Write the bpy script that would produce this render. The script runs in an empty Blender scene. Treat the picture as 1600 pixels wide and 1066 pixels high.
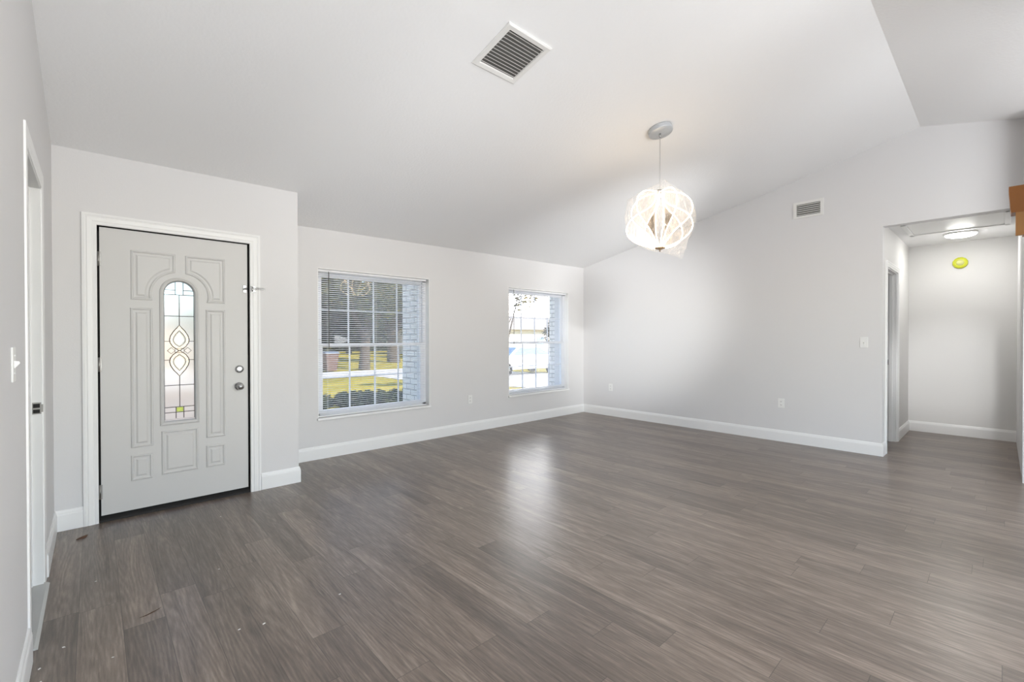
import bpy, bmesh, math, random
from mathutils import Vector, Matrix, noise

C = bpy.context.scene.collection
SC = bpy.context.scene
random.seed(7)

# ------------------------------------------------------------------ camera
YAW, PITCH, ROLL = math.radians(42.7863), math.radians(-0.4107), math.radians(-0.0796)
cam_d = bpy.data.cameras.new('camera')
cam = bpy.data.objects.new('camera', cam_d)
C.objects.link(cam)
cam_d.sensor_width = 36.0
cam_d.lens = 706.303 / 1600 * 36.0
cam_d.clip_start = 0.02
cam_d.clip_end = 400
_F = Vector((math.sin(YAW) * math.cos(PITCH), math.cos(YAW) * math.cos(PITCH), math.sin(PITCH)))
_R = Vector((math.cos(YAW), -math.sin(YAW), 0))
_U = _R.cross(_F)
_R2 = math.cos(ROLL) * _R + math.sin(ROLL) * _U
_U2 = -math.sin(ROLL) * _R + math.cos(ROLL) * _U
cam.matrix_world = Matrix(((_R2.x, _U2.x, -_F.x, 0), (_R2.y, _U2.y, -_F.y, 0), (_R2.z, _U2.z, -_F.z, 1.3), (0, 0, 0, 1)))
SC.camera = cam

# ------------------------------------------------------------------ light and exposure
SC.view_settings.view_transform = 'Standard'
SC.view_settings.look = 'None'
SC.view_settings.gamma = 1.0
SC.view_settings.use_curve_mapping = False
SC.view_settings.exposure = 0.70

world = bpy.data.worlds.new('sky')
SC.world = world
world.use_nodes = True
_nt = world.node_tree
_nt.nodes.clear()
_sky = _nt.nodes.new('ShaderNodeTexSky')
_sky.sky_type = 'NISHITA'
_sky.sun_disc = False
_sky.sun_elevation = math.radians(38)
_sky.sun_rotation = math.radians(190)
_sky.air_density = 1.0
_sky.dust_density = 0.1
_sky.ozone_density = 1.6
_bg = _nt.nodes.new('ShaderNodeBackground')
_bg.inputs['Strength'].default_value = 0.29
_wo = _nt.nodes.new('ShaderNodeOutputWorld')
_nt.links.new(_sky.outputs[0], _bg.inputs[0])
# bright sky patch added low in the north east to reflect in the floor
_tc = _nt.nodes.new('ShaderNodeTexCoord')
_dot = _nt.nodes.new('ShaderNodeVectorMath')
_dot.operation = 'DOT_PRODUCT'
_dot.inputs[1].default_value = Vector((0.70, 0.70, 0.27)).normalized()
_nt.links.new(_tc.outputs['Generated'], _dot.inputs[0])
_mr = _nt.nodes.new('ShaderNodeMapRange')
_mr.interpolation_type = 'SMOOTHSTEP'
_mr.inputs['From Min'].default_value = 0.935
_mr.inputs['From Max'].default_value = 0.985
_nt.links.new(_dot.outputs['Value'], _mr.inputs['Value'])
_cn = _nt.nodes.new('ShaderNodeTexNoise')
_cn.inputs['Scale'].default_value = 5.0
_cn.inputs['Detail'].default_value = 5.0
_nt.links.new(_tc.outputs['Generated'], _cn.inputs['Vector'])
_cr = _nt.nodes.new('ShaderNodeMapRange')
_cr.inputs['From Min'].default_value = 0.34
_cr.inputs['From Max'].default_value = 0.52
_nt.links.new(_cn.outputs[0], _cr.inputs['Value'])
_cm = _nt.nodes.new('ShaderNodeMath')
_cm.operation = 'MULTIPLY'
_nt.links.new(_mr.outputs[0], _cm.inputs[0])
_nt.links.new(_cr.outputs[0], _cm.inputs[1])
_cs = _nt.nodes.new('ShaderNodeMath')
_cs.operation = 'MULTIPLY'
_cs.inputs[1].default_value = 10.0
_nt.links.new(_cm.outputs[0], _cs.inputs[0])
_glow_patch = _nt.nodes.new('ShaderNodeBackground')
_glow_patch.inputs['Color'].default_value = (1.0, 0.98, 0.95, 1)
_nt.links.new(_cs.outputs[0], _glow_patch.inputs['Strength'])
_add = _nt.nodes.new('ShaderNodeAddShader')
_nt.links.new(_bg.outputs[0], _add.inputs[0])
_nt.links.new(_glow_patch.outputs[0], _add.inputs[1])
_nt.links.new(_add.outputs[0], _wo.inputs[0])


def add_light(name, typ, loc, energy, color=(1, 1, 1), rot=None, **kw):
    d = bpy.data.lights.new(name, typ)
    d.energy = energy
    d.color = color
    for k, v in kw.items():
        setattr(d, k, v)
    o = bpy.data.objects.new(name, d)
    C.objects.link(o)
    o.location = loc
    if rot is not None:
        o.rotation_euler = rot
    return o


# low afternoon sun from behind the house
add_light('sun', 'SUN', (0, -10, 20), 7.3, (1.0, 0.94, 0.84),
          Vector((-0.22, 0.80, -0.58)).to_track_quat('-Z', 'Y').to_euler(), angle=math.radians(0.6))
# added unseen fill lights behind the camera, thrown up at the vault
add_light('fill_up_left', 'AREA', (0.6, -2.6, 0.6), 72, (0.90, 0.955, 1.0),
          (math.radians(180), 0, 0), shape='DISK', size=1.8)
add_light('fill_up_right', 'AREA', (4.2, -1.6, 1.3), 16, (0.95, 0.97, 1.0),
          (math.radians(180 - 12), 0, 0), shape='DISK', size=1.4)



# added unseen fill panel before the back wall, facing the room
add_light('fill_back', 'AREA', (2.6, -3.38, 1.25), 62, (0.92, 0.96, 1.0),
          (math.radians(90), 0, 0), shape='RECTANGLE', size=3.6, size_y=2.2)


def add_spot(name, loc, target, energy, deg, color=(1, 1, 1), soft=0.25):
    return add_light(name, 'SPOT', loc, energy, color,
                     (Vector(target) - Vector(loc)).to_track_quat('-Z', 'Y').to_euler(),
                     spot_size=math.radians(deg), spot_blend=1.0, shadow_soft_size=soft)


# fill spots added behind the camera for ceiling, far corner and hall
add_spot('fill_spot_ceiling_centre', (1.0, -1.2, 0.5), (2.7, 3.9, 2.68), 125, 42, (0.97, 0.985, 1.0))
add_spot('fill_spot_ceiling_left', (0.6, -1.2, 0.5), (0.9, 2.9, 2.85), 72, 44, (0.97, 0.985, 1.0))
add_spot('fill_spot_ceiling_right', (4.2, -1.0, 0.5), (5.0, 3.75, 2.72), 330, 33, (0.98, 0.99, 1.0))
add_spot('fill_spot_far_corner', (0.3, -1.7, 2.9), (6.297, 4.25, 1.65), 2200, 24, (0.98, 0.99, 1.0))
add_spot('fill_spot_hall', (2.2, -0.45, 1.75), (8.36, 0.42, 0.75), 400, 18, (0.98, 0.99, 1.0), 0.12)

# ------------------------------------------------------------------ materials
MATS = {}


def srgb(r, g, b):
    f = lambda c: (c / 255 / 12.92) if c / 255 <= 0.04045 else ((c / 255 + 0.055) / 1.055) ** 2.4
    return (f(r), f(g), f(b), 1.0)


class NT:
    """small helper around a node tree"""

    def __init__(self, name):
        self.m = bpy.data.materials.new(name)
        self.m.use_nodes = True
        self.t = self.m.node_tree
        self.t.nodes.clear()
        self.out = self.n('ShaderNodeOutputMaterial')

    def n(self, typ, **kw):
        nd = self.t.nodes.new(typ)
        for k, v in kw.items():
            if k == 'inp':
                for kk, vv in v.items():
                    if isinstance(vv, bpy.types.NodeSocket):
                        self.t.links.new(vv, nd.inputs[kk])
                    else:
                        nd.inputs[kk].default_value = vv
            else:
                setattr(nd, k, v)
        return nd

    def math(self, op, a, b=None, c=None):
        nd = self.n('ShaderNodeMath', operation=op)
        for i, v in enumerate((a, b, c)):
            if v is None:
                continue
            if isinstance(v, bpy.types.NodeSocket):
                self.t.links.new(v, nd.inputs[i])
            else:
                nd.inputs[i].default_value = v
        return nd.outputs[0]

    def mixc(self, fac, a, b, blend='MIX'):
        nd = self.n('ShaderNodeMix', data_type='RGBA', blend_type=blend)
        for s, v in ((nd.inputs[0], fac), (nd.inputs[6], a), (nd.inputs[7], b)):
            if isinstance(v, bpy.types.NodeSocket):
                self.t.links.new(v, s)
            else:
                s.default_value = v
        return nd.outputs[2]

    def ramp(self, fac, stops):
        nd = self.n('ShaderNodeValToRGB')
        el = nd.color_ramp.elements
        while len(el) < len(stops):
            el.new(0.5)
        for e, (p, c) in zip(el, stops):
            e.position = p
            e.color = c
        self.t.links.new(fac, nd.inputs[0])
        return nd.outputs[0]

    def done(self, shader):
        self.t.links.new(shader, self.out.inputs[0])
        return self.m


def plain(name, col, rough=0.5, metal=0.0, bump=None, spec=0.5, mottle=0.0, coat=0.0):
    k = NT(name)
    p = k.n('ShaderNodeBsdfPrincipled', inp={'Base Color': col, 'Roughness': rough, 'Metallic': metal,
                                            'Specular IOR Level': spec, 'Coat Weight': coat})
    if mottle or bump:
        tc = k.n('ShaderNodeNewGeometry')
        if mottle:
            nz = k.n('ShaderNodeTexNoise', inp={'Vector': tc.outputs['Position'], 'Scale': 3.0, 'Detail': 4.0})
            dark = tuple(c * (1 - mottle) for c in col[:3]) + (1,)
            k.t.links.new(k.mixc(nz.outputs[0], dark, col), p.inputs['Base Color'])
        if bump:
            sc, st = bump
            nb = k.n('ShaderNodeTexNoise', inp={'Vector': tc.outputs['Position'], 'Scale': sc, 'Detail': 3.0})
            bp = k.n('ShaderNodeBump', inp={'Strength': st, 'Distance': 0.004, 'Height': nb.outputs[0]})
            k.t.links.new(bp.outputs[0], p.inputs['Normal'])
    return k.done(p.outputs[0])


M_wall = plain('wall_paint', srgb(222, 221, 221), 0.6, bump=(140, 0.10), spec=0.3)
M_hall = plain('hall_wall_paint', srgb(222, 221, 219), 0.6, bump=(140, 0.10), spec=0.3)
M_ceil = plain('ceiling_texture', srgb(242, 242, 242), 0.75, bump=(55, 0.35), spec=0.2)
M_trim = plain('trim_white', srgb(240, 240, 239), 0.35)
M_sillw = plain('sill_white', srgb(242, 242, 241), 0.3)
M_door = plain('door_grey_paint', srgb(207, 206, 204), 0.42)
M_vinyl = plain('window_vinyl', srgb(238, 239, 243), 0.35)
M_muntin = plain('muntin_white', srgb(225, 228, 235), 0.4)
M_black = plain('weatherstrip_black', srgb(34, 33, 32), 0.7, mottle=0.4)
M_gap = plain('old_jamb_dark', srgb(58, 55, 52), 0.8, mottle=0.6)
M_chrome = plain('satin_chrome', srgb(178, 178, 178), 0.25, metal=1.0)
M_canopy = plain('canopy_pale_metal', srgb(196, 200, 204), 0.35, metal=0.25)
M_cord = plain('cord_grey', srgb(150, 146, 142), 0.5)
M_steel = plain('brushed_steel', srgb(150, 148, 145), 0.35, metal=1.0)
M_bronze = plain('bronze_cap', srgb(150, 118, 82), 0.4, metal=0.8)
M_plate = plain('plate_white', srgb(236, 236, 234), 0.35)
M_dark = plain('slot_dark', srgb(35, 34, 33), 0.8)
M_duct = plain('duct_dark', srgb(92, 91, 88), 0.8)
M_ventw = plain('vent_white_metal', srgb(232, 231, 228), 0.4)
M_blind = plain('blind_slat_white', srgb(236, 237, 240), 0.45)
M_wand = plain('wand_grey', srgb(90, 88, 84), 0.3)
M_came = plain('lead_came', srgb(70, 66, 62), 0.4, metal=0.6)
M_yellow = plain('yellow_plastic_cover', srgb(206, 210, 52), 0.35)
M_detect = plain('detector_cream', srgb(214, 214, 140), 0.45)
M_wood = plain('cabinet_wood_brown', srgb(142, 84, 4), 0.4, mottle=0.25)
M_woodlt = plain('cabinet_wood_light', srgb(162, 112, 54), 0.4, mottle=0.15)
M_leafbit = plain('dry_leaf_brown', srgb(84, 58, 42), 0.8)
M_chip = plain('paint_chip_white', srgb(235, 235, 232), 0.6)
M_marble = plain('marble_threshold', srgb(196, 197, 194), 0.25, mottle=0.12)
M_rubber = plain('tire_black', srgb(26, 26, 27), 0.7)
M_carp = plain('car_white_paint', srgb(226, 229, 234), 0.25, coat=0.6)
M_carg = plain('car_glass_blue', srgb(120, 145, 175), 0.1)
M_bin = plain('bin_brown_plastic', srgb(84, 62, 54), 0.5)
M_binlid = plain('bin_lid_grey_blue', srgb(84, 94, 110), 0.45)
M_bark = plain('tree_bark', srgb(78, 69, 60), 0.9, bump=(12, 0.8), mottle=0.4)
M_concrete = plain('concrete_light', srgb(150, 130, 110), 0.85, mottle=0.15)
M_street = plain('street_pale_asphalt', srgb(170, 168, 167), 0.85, mottle=0.08)
M_house = plain('far_house_stucco', srgb(214, 206, 196), 0.8)
M_roof = plain('far_house_shingle', srgb(160, 152, 146), 0.9, mottle=0.2)
M_stuccoB = plain('outside_block_white', srgb(228, 230, 235), 0.8)


def mat_floor():
    k = NT('vinyl_plank_floor')
    geo = k.n('ShaderNodeNewGeometry')
    sep = k.n('ShaderNodeSeparateXYZ', inp={0: geo.outputs['Position']})
    x, y = sep.outputs[0], sep.outputs[1]
    PW, PL = 0.1495, 1.22
    u = k.math('DIVIDE', k.math('ADD', x, 10 * PW - 0.09), PW)
    row = k.math('FLOOR', u)
    fu = k.math('FRACT', u)
    wn = k.n('ShaderNodeTexWhiteNoise', noise_dimensions='1D', inp={'W': row})
    v = k.math('ADD', k.math('DIVIDE', y, PL), k.math('MULTIPLY', wn.outputs['Value'], 7.0))
    col = k.math('FLOOR', v)
    fv = k.math('FRACT', v)
    cmb = k.n('ShaderNodeCombineXYZ', inp={0: row, 1: col})
    wid = k.n('ShaderNodeTexWhiteNoise', noise_dimensions='2D', inp={'Vector': cmb.outputs[0]})
    pid = wid.outputs['Value']
    # coordinates stretched along each board, shifted per board
    gx = k.math('ADD', k.math('MULTIPLY', x, 1.0), k.math('MULTIPLY', pid, 37.0))
    gy = k.math('ADD', k.math('MULTIPLY', y, 0.075), k.math('MULTIPLY', pid, 11.0))
    gv = k.n('ShaderNodeCombineXYZ', inp={0: gx, 1: gy})
    fine = k.n('ShaderNodeTexNoise', inp={'Vector': gv.outputs[0], 'Scale': 120.0, 'Detail': 5.0, 'Roughness': 0.65})
    broad = k.n('ShaderNodeTexNoise', inp={'Vector': gv.outputs[0], 'Scale': 16.0, 'Detail': 3.0, 'Roughness': 0.5, 'Distortion': 0.8})
    # cathedral figure: rings from a strongly distorted stretched wave
    gy2 = k.math('ADD', k.math('MULTIPLY', y, 0.06), k.math('MULTIPLY', pid, 5.0))
    gv2 = k.n('ShaderNodeCombineXYZ', inp={0: gx, 1: gy2})
    blob = k.n('ShaderNodeTexNoise', inp={'Vector': gv2.outputs[0], 'Scale': 11.0, 'Detail': 1.0, 'Roughness': 0.4})
    rings = k.math('SINE', k.math('MULTIPLY', blob.outputs[0], 95.0))
    rings = k.math('MULTIPLY', k.math('ADD', rings, 1.0), 0.5)
    g = k.math('ADD', k.math('MULTIPLY', fine.outputs[0], 0.50), k.math('MULTIPLY', broad.outputs[0], 0.42))
    g = k.math('ADD', g, k.math('MULTIPLY', rings, 0.08))
    base = k.ramp(g, [(0.32, srgb(86, 76, 68)), (0.52, srgb(121, 108, 98)), (0.72, srgb(160, 145, 132))])
    tone = k.math('ADD', k.math('MULTIPLY', pid, 0.44), 0.80)
    tn = k.n('ShaderNodeCombineColor', inp={0: tone, 1: tone, 2: tone})
    base = k.mixc(1.0, base, tn.outputs[0], 'MULTIPLY')
    # seams
    e1 = k.math('LESS_THAN', k.math('MINIMUM', fu, k.math('SUBTRACT', 1.0, fu)), 0.008)
    e2 = k.math('LESS_THAN', k.math('MINIMUM', fv, k.math('SUBTRACT', 1.0, fv)), 0.0011)
    seam = k.math('MAXIMUM', e1, e2)
    base = k.mixc(k.math('MULTIPLY', seam, 0.55), base, srgb(42, 38, 36))
    rr = k.math('ADD', k.math('MULTIPLY', fine.outputs[0], 0.08), 0.28)
    bp = k.n('ShaderNodeBump', inp={'Strength': 0.07, 'Distance': 0.002,
                                    'Height': k.math('SUBTRACT', fine.outputs[0], k.math('MULTIPLY', seam, 1.0))})
    p = k.n('ShaderNodeBsdfPrincipled', inp={'Base Color': base, 'Roughness': rr, 'Specular IOR Level': 0.75,
                                            'Normal': bp.outputs[0]})
    return k.done(p.outputs[0])


M_floor = mat_floor()


def mat_glass(name, tint=(1, 1, 1, 1), boost=1.0):
    k = NT(name)
    tr = k.n('ShaderNodeBsdfTransparent', inp={0: tint})
    gl = k.n('ShaderNodeBsdfGlossy', inp={'Roughness': 0.02})
    fr = k.n('ShaderNodeFresnel', inp={'IOR': 1.5})
    bf = k.n('ShaderNodeNewGeometry')
    f = k.math('MULTIPLY', k.math('MINIMUM', k.math('MULTIPLY', fr.outputs[0], boost), 1.0),
               k.math('SUBTRACT', 1.0, bf.outputs['Backfacing']))
    mx = k.n('ShaderNodeMixShader', inp={0: f})
    k.t.links.new(tr.outputs[0], mx.inputs[1])
    k.t.links.new(gl.outputs[0], mx.inputs[2])
    return k.done(mx.outputs[0])


M_glass = mat_glass('window_glass', boost=2.5)


def mat_obscure(name, col, rough, diff=0.0):
    k = NT(name)
    geo = k.n('ShaderNodeNewGeometry')
    nb = k.n('ShaderNodeTexNoise', inp={'Vector': geo.outputs['Position'], 'Scale': 90.0, 'Detail': 2.0})
    bp = k.n('ShaderNodeBump', inp={'Strength': 0.25, 'Distance': 0.003, 'Height': nb.outputs[0]})
    rf = k.n('ShaderNodeBsdfRefraction', inp={'Color': col, 'Roughness': rough, 'IOR': 1.15, 'Normal': bp.outputs[0]})
    tl = k.n('ShaderNodeBsdfTranslucent', inp={'Color': col})
    gl = k.n('ShaderNodeBsdfGlossy', inp={'Roughness': 0.08})
    m1 = k.n('ShaderNodeMixShader', inp={0: diff})
    k.t.links.new(rf.outputs[0], m1.inputs[1])
    k.t.links.new(tl.outputs[0], m1.inputs[2])
    m2 = k.n('ShaderNodeMixShader', inp={0: 0.05})
    k.t.links.new(m1.outputs[0], m2.inputs[1])
    k.t.links.new(gl.outputs[0], m2.inputs[2])
    return k.done(m2.outputs[0])


M_obscure = mat_obscure('obscured_door_glass', (0.84, 0.84, 0.84, 1), 0.30, 0.12)


def mat_tint(name, col, milk):
    k = NT(name)
    tr = k.n('ShaderNodeBsdfTransparent', inp={0: col})
    tl = k.n('ShaderNodeBsdfTranslucent', inp={'Color': col})
    gl = k.n('ShaderNodeBsdfGlossy', inp={'Roughness': 0.1})
    a = k.n('ShaderNodeMixShader', inp={0: milk})
    k.t.links.new(tr.outputs[0], a.inputs[1])
    k.t.links.new(tl.outputs[0], a.inputs[2])
    b = k.n('ShaderNodeMixShader', inp={0: 0.06})
    k.t.links.new(a.outputs[0], b.inputs[1])
    k.t.links.new(gl.outputs[0], b.inputs[2])
    return k.done(b.outputs[0])


M_bevelp = mat_tint('peach_bevel_glass', (1.0, 0.94, 0.87, 1), 0.1)
M_bevelw = mat_tint('clear_bevel_glass', (1, 1, 0.97, 1), 0.05)
M_bevely = mat_tint('yellow_green_glass', (0.85, 0.95, 0.30, 1), 0.1)


def mat_emit(name, col, strength):
    k = NT(name)
    e = k.n('ShaderNodeEmission', inp={'Color': col, 'Strength': strength})
    return k.done(e.outputs[0])


M_led = mat_emit('led_warm_white', (1.0, 0.79, 0.54, 1), 9.0)
M_dome = mat_emit('hall_lamp_diffuser', (1.0, 0.99, 0.96, 1), 31.0)


def mat_film(name, opacity, col, rough=0.12, streak=0.0):
    """clear plastic sheet: mostly see-through, with gloss and a milky part"""
    k = NT(name)
    tr = k.n('ShaderNodeBsdfTransparent')
    tl = k.n('ShaderNodeBsdfTranslucent', inp={'Color': col})
    df = k.n('ShaderNodeBsdfDiffuse', inp={'Color': col})
    gl = k.n('ShaderNodeBsdfGlossy', inp={'Roughness': rough})
    milk = k.n('ShaderNodeMixShader', inp={0: 0.5})
    k.t.links.new(tl.outputs[0], milk.inputs[1])
    k.t.links.new(df.outputs[0], milk.inputs[2])
    sheen = k.n('ShaderNodeMixShader', inp={0: 0.25})
    k.t.links.new(milk.outputs[0], sheen.inputs[1])
    k.t.links.new(gl.outputs[0], sheen.inputs[2])
    fac = opacity
    if streak:
        tc = k.n('ShaderNodeTexCoord')
        mp = k.n('ShaderNodeMapping', inp={'Vector': tc.outputs['Object'], 'Scale': (60, 60, 9)})
        nz = k.n('ShaderNodeTexNoise', inp={'Vector': mp.outputs[0], 'Scale': 1.0, 'Detail': 3.0, 'Distortion': 1.2})
        fac = k.math('ADD', k.math('MULTIPLY', k.math('GREATER_THAN', nz.outputs[0], 0.56), streak), opacity)
    mx = k.n('ShaderNodeMixShader')
    if isinstance(fac, float):
        mx.inputs[0].default_value = fac
    else:
        k.t.links.new(fac, mx.inputs[0])
    k.t.links.new(tr.outputs[0], mx.inputs[1])
    k.t.links.new(sheen.outputs[0], mx.inputs[2])
    return k.done(mx.outputs[0])


M_film = mat_film('clear_plastic_wrap', 0.055, (1.0, 0.97, 0.94, 1), 0.1, streak=0.12)  # crinkle highlights painted as milky streaks in the opacity
M_acry = mat_film('etched_acrylic', 0.03, (1.0, 0.82, 0.64, 1), 0.15, streak=0.12)


def mat_grass():
    k = NT('lawn_grass')
    geo = k.n('ShaderNodeNewGeometry')
    n1 = k.n('ShaderNodeTexNoise', inp={'Vector': geo.outputs['Position'], 'Scale': 0.5, 'Detail': 5.0})
    n2 = k.n('ShaderNodeTexNoise', inp={'Vector': geo.outputs['Position'], 'Scale': 14.0, 'Detail': 4.0, 'Roughness': 0.7})
    f = k.math('ADD', k.math('MULTIPLY', n1.outputs[0], 0.5), k.math('MULTIPLY', n2.outputs[0], 0.5))
    c = k.ramp(f, [(0.3, srgb(98, 94, 28)), (0.5, srgb(138, 126, 42)), (0.72, srgb(172, 152, 68))])
    bp = k.n('ShaderNodeBump', inp={'Strength': 0.6, 'Distance': 0.05, 'Height': n2.outputs[0]})
    p = k.n('ShaderNodeBsdfPrincipled', inp={'Base Color': c, 'Roughness': 0.95, 'Specular IOR Level': 0.1, 'Normal': bp.outputs[0]})
    return k.done(p.outputs[0])


def mat_leaves(name, c1, c2, c3):
    k = NT(name)
    geo = k.n('ShaderNodeNewGeometry')
    n1 = k.n('ShaderNodeTexNoise', inp={'Vector': geo.outputs['Position'], 'Scale': 3.2, 'Detail': 3.0})
    c = k.ramp(n1.outputs[0], [(0.35, c1), (0.52, c2), (0.68, c3)])
    d = k.n('ShaderNodeBsdfDiffuse', inp={'Color': c})
    t = k.n('ShaderNodeBsdfTranslucent', inp={'Color': c})
    mx = k.n('ShaderNodeMixShader', inp={0: 0.3})
    k.t.links.new(d.outputs[0], mx.inputs[1])
    k.t.links.new(t.outputs[0], mx.inputs[2])
    return k.done(mx.outputs[0])


M_grass = mat_grass()
M_leafA = mat_leaves('oak_leaves', srgb(48, 58, 44), srgb(62, 70, 46), srgb(112, 104, 46))
M_leafB = mat_leaves('hedge_leaves', srgb(38, 46, 44), srgb(48, 56, 48), srgb(66, 72, 48))
M_leafC = mat_leaves('autumn_leaves', srgb(90, 84, 40), srgb(120, 108, 54), srgb(140, 122, 66))


def mat_brick():
    k = NT('white_painted_brick')
    geo = k.n('ShaderNodeNewGeometry')
    sep = k.n('ShaderNodeSeparateXYZ', inp={0: geo.outputs['Position']})
    along = k.math('ADD', sep.outputs[0], sep.outputs[1])
    v = k.n('ShaderNodeCombineXYZ', inp={0: along, 1: sep.outputs[2]})
    b = k.n('ShaderNodeTexBrick', inp={'Vector': v.outputs[0], 'Scale': 1.0, 'Color1': srgb(240, 238, 234), 'Color2': srgb(228, 226, 222),
                                       'Mortar': srgb(176, 174, 172), 'Mortar Size': 0.008, 'Brick Width': 0.21, 'Row Height': 0.075})
    bp = k.n('ShaderNodeBump', inp={'Strength': 0.5, 'Distance': 0.006, 'Height': b.outputs['Fac']})
    bp.invert = True
    p = k.n('ShaderNodeBsdfPrincipled', inp={'Base Color': b.outputs[0], 'Roughness': 0.85, 'Normal': bp.outputs[0]})
    return k.done(p.outputs[0])


M_brick = mat_brick()


# ------------------------------------------------------------------ mesh helpers
class MB:
    """collects shapes; build() links them as ONE mesh object"""

    def __init__(self):
        self.v, self.f, self.s = [], [], []

    def add(self, verts, faces, smooth=False):
        o = len(self.v)
        self.v += [tuple(p) for p in verts]
        self.f += [tuple(i + o for i in f) for f in faces]
        self.s += [smooth] * len(faces)
        return self

    def box(self, x0, x1, y0, y1, z0, z1):
        vs = [(x, y, z) for x in (x0, x1) for y in (y0, y1) for z in (z0, z1)]
        return self.add(vs, [(0, 1, 3, 2), (4, 6, 7, 5), (0, 4, 5, 1), (2, 3, 7, 6), (0, 2, 6, 4), (1, 5, 7, 3)])

    def bbox(self, x0, x1, y0, y1, z0, z1, b=0.003, seg=2):
        """bevelled box"""
        bm = bmesh.new()
        bmesh.ops.create_cube(bm, size=1)
        for v in bm.verts:
            v.co = Vector(((x0 + x1) / 2 + v.co.x * (x1 - x0), (y0 + y1) / 2 + v.co.y * (y1 - y0), (z0 + z1) / 2 + v.co.z * (z1 - z0)))
        bmesh.ops.bevel(bm, geom=bm.edges[:], offset=b, segments=seg, affect='EDGES', profile=0.5)
        return self.addbm(bm)

    def addbm(self, bm, smooth=False):
        bm.verts.ensure_lookup_table()
        bm.verts.index_update()
        self.add([v.co[:] for v in bm.verts], [[v.index for v in f.verts] for f in bm.faces], smooth)
        bm.free()
        return self

    def prism(self, pts, fn, d0, d1):
        """pts: 2D outline; fn(a, b, d) -> xyz"""
        n = len(pts)
        vs = [fn(a, b, d0) for a, b in pts] + [fn(a, b, d1) for a, b in pts]
        fs = [tuple(range(n)), tuple(range(2 * n - 1, n - 1, -1))]
        fs += [(i, (i + 1) % n, n + (i + 1) % n, n + i) for i in range(n)]
        return self.add(vs, fs)

    def tube(self, pts, r, n=8, closed=False, cap=True):
        pts = [Vector(p) for p in pts]
        m = len(pts)
        rad = r if isinstance(r, (list, tuple)) else [r] * m
        vs, fs = [], []
        nrm = None
        for i, p in enumerate(pts):
            a = pts[(i - 1) % m] if (closed or i > 0) else p
            b = pts[(i + 1) % m] if (closed or i < m - 1) else p
            t = (b - a).normalized()
            if nrm is None:
                nrm = t.orthogonal().normalized()
            else:
                nrm = nrm - t * nrm.dot(t)
                nrm = nrm.normalized() if nrm.length > 1e-6 else t.orthogonal().normalized()
            bn = t.cross(nrm)
            for j in range(n):
                an = 2 * math.pi * j / n
                vs.append(p + (nrm * math.cos(an) + bn * math.sin(an)) * rad[i])
        for i in range(m if closed else m - 1):
            i2 = (i + 1) % m
            for j in range(n):
                j2 = (j + 1) % n
                fs.append((i * n + j, i * n + j2, i2 * n + j2, i2 * n + j))
        self.add(vs, fs, True)
        if cap and not closed:
            self.add([vs[j] for j in range(n)], [tuple(range(n - 1, -1, -1))])
            self.add([vs[(m - 1) * n + j] for j in range(n)], [tuple(range(n))])
        return self

    def lathe(self, prof, n=32, o=(0, 0, 0), axis=(0, 0, 1), smooth=True):
        """prof: (radius, height along axis)"""
        ax = Vector(axis).normalized()
        e1 = ax.orthogonal().normalized()
        e2 = ax.cross(e1)
        o = Vector(o)
        vs = []
        for r, h in prof:
            for j in range(n):
                a = 2 * math.pi * j / n
                vs.append(o + ax * h + (e1 * math.cos(a) + e2 * math.sin(a)) * max(r, 1e-5))
        fs = []
        for i in range(len(prof) - 1):
            for j in range(n):
                j2 = (j + 1) % n
                fs.append((i * n + j, i * n + j2, (i + 1) * n + j2, (i + 1) * n + j))
        self.add(vs, fs, smooth)
        self.add(vs[:n], [tuple(range(n - 1, -1, -1))])
        self.add(vs[-n:], [tuple(range(n))])
        return self

    def build(self, name, mat, parent=None, loc=None):
        me = bpy.data.meshes.new(name)
        me.from_pydata(self.v, [], self.f)
        me.polygons.foreach_set('use_smooth', self.s)
        me.materials.append(mat)
        me.update()
        bm = bmesh.new()
        bm.from_mesh(me)
        bmesh.ops.recalc_face_normals(bm, faces=bm.faces[:])
        bm.to_mesh(me)
        bm.free()
        o = bpy.data.objects.new(name, me)
        C.objects.link(o)
        if loc is not None:
            o.location = loc
        if parent is not None:
            o.parent = parent
            o.matrix_parent_inverse = Matrix.Translation(-Vector(parent.location)) if loc is None else Matrix()
        return o


def tag(o, label=None, cat=None, group=None, kind=None):
    for k_, v_ in (('label', label), ('category', cat), ('group', group), ('kind', kind)):
        if v_:
            o[k_] = v_
    return o


def empty(name, loc=(0, 0, 0), label=None, cat=None, group=None, kind=None):
    o = bpy.data.objects.new(name, None)
    C.objects.link(o)
    o.location = loc
    return tag(o, label, cat, group, kind)


def struct(name, mb, mat, label=None, cat=None):
    return tag(mb.build(name, mat), label, cat, None, 'structure')


def copy_tree(o, parent=None, delta=None):
    c = o.copy()
    C.objects.link(c)
    if parent is not None:
        c.parent = parent
    for ch in list(o.children):
        copy_tree(ch, c)
    return c


def sweep_open(mb, path, outs, prof, fn):
    """profile (w, d) swept along 2D path; outs = outward offset per node; fn(a, b, d)->xyz"""
    n = len(prof)
    vs = []
    for (a, b), (oa, ob) in zip(path, outs):
        for w, d in prof:
            vs.append(fn(a + oa * w, b + ob * w, d))
    fs = []
    for i in range(len(path) - 1):
        for j in range(n):
            j2 = (j + 1) % n
            fs.append((i * n + j, i * n + j2, (i + 1) * n + j2, (i + 1) * n + j))
    mb.add(vs, fs)
    mb.add(vs[:n], [tuple(range(n))])
    mb.add(vs[-n:], [tuple(range(n - 1, -1, -1))])


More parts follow.
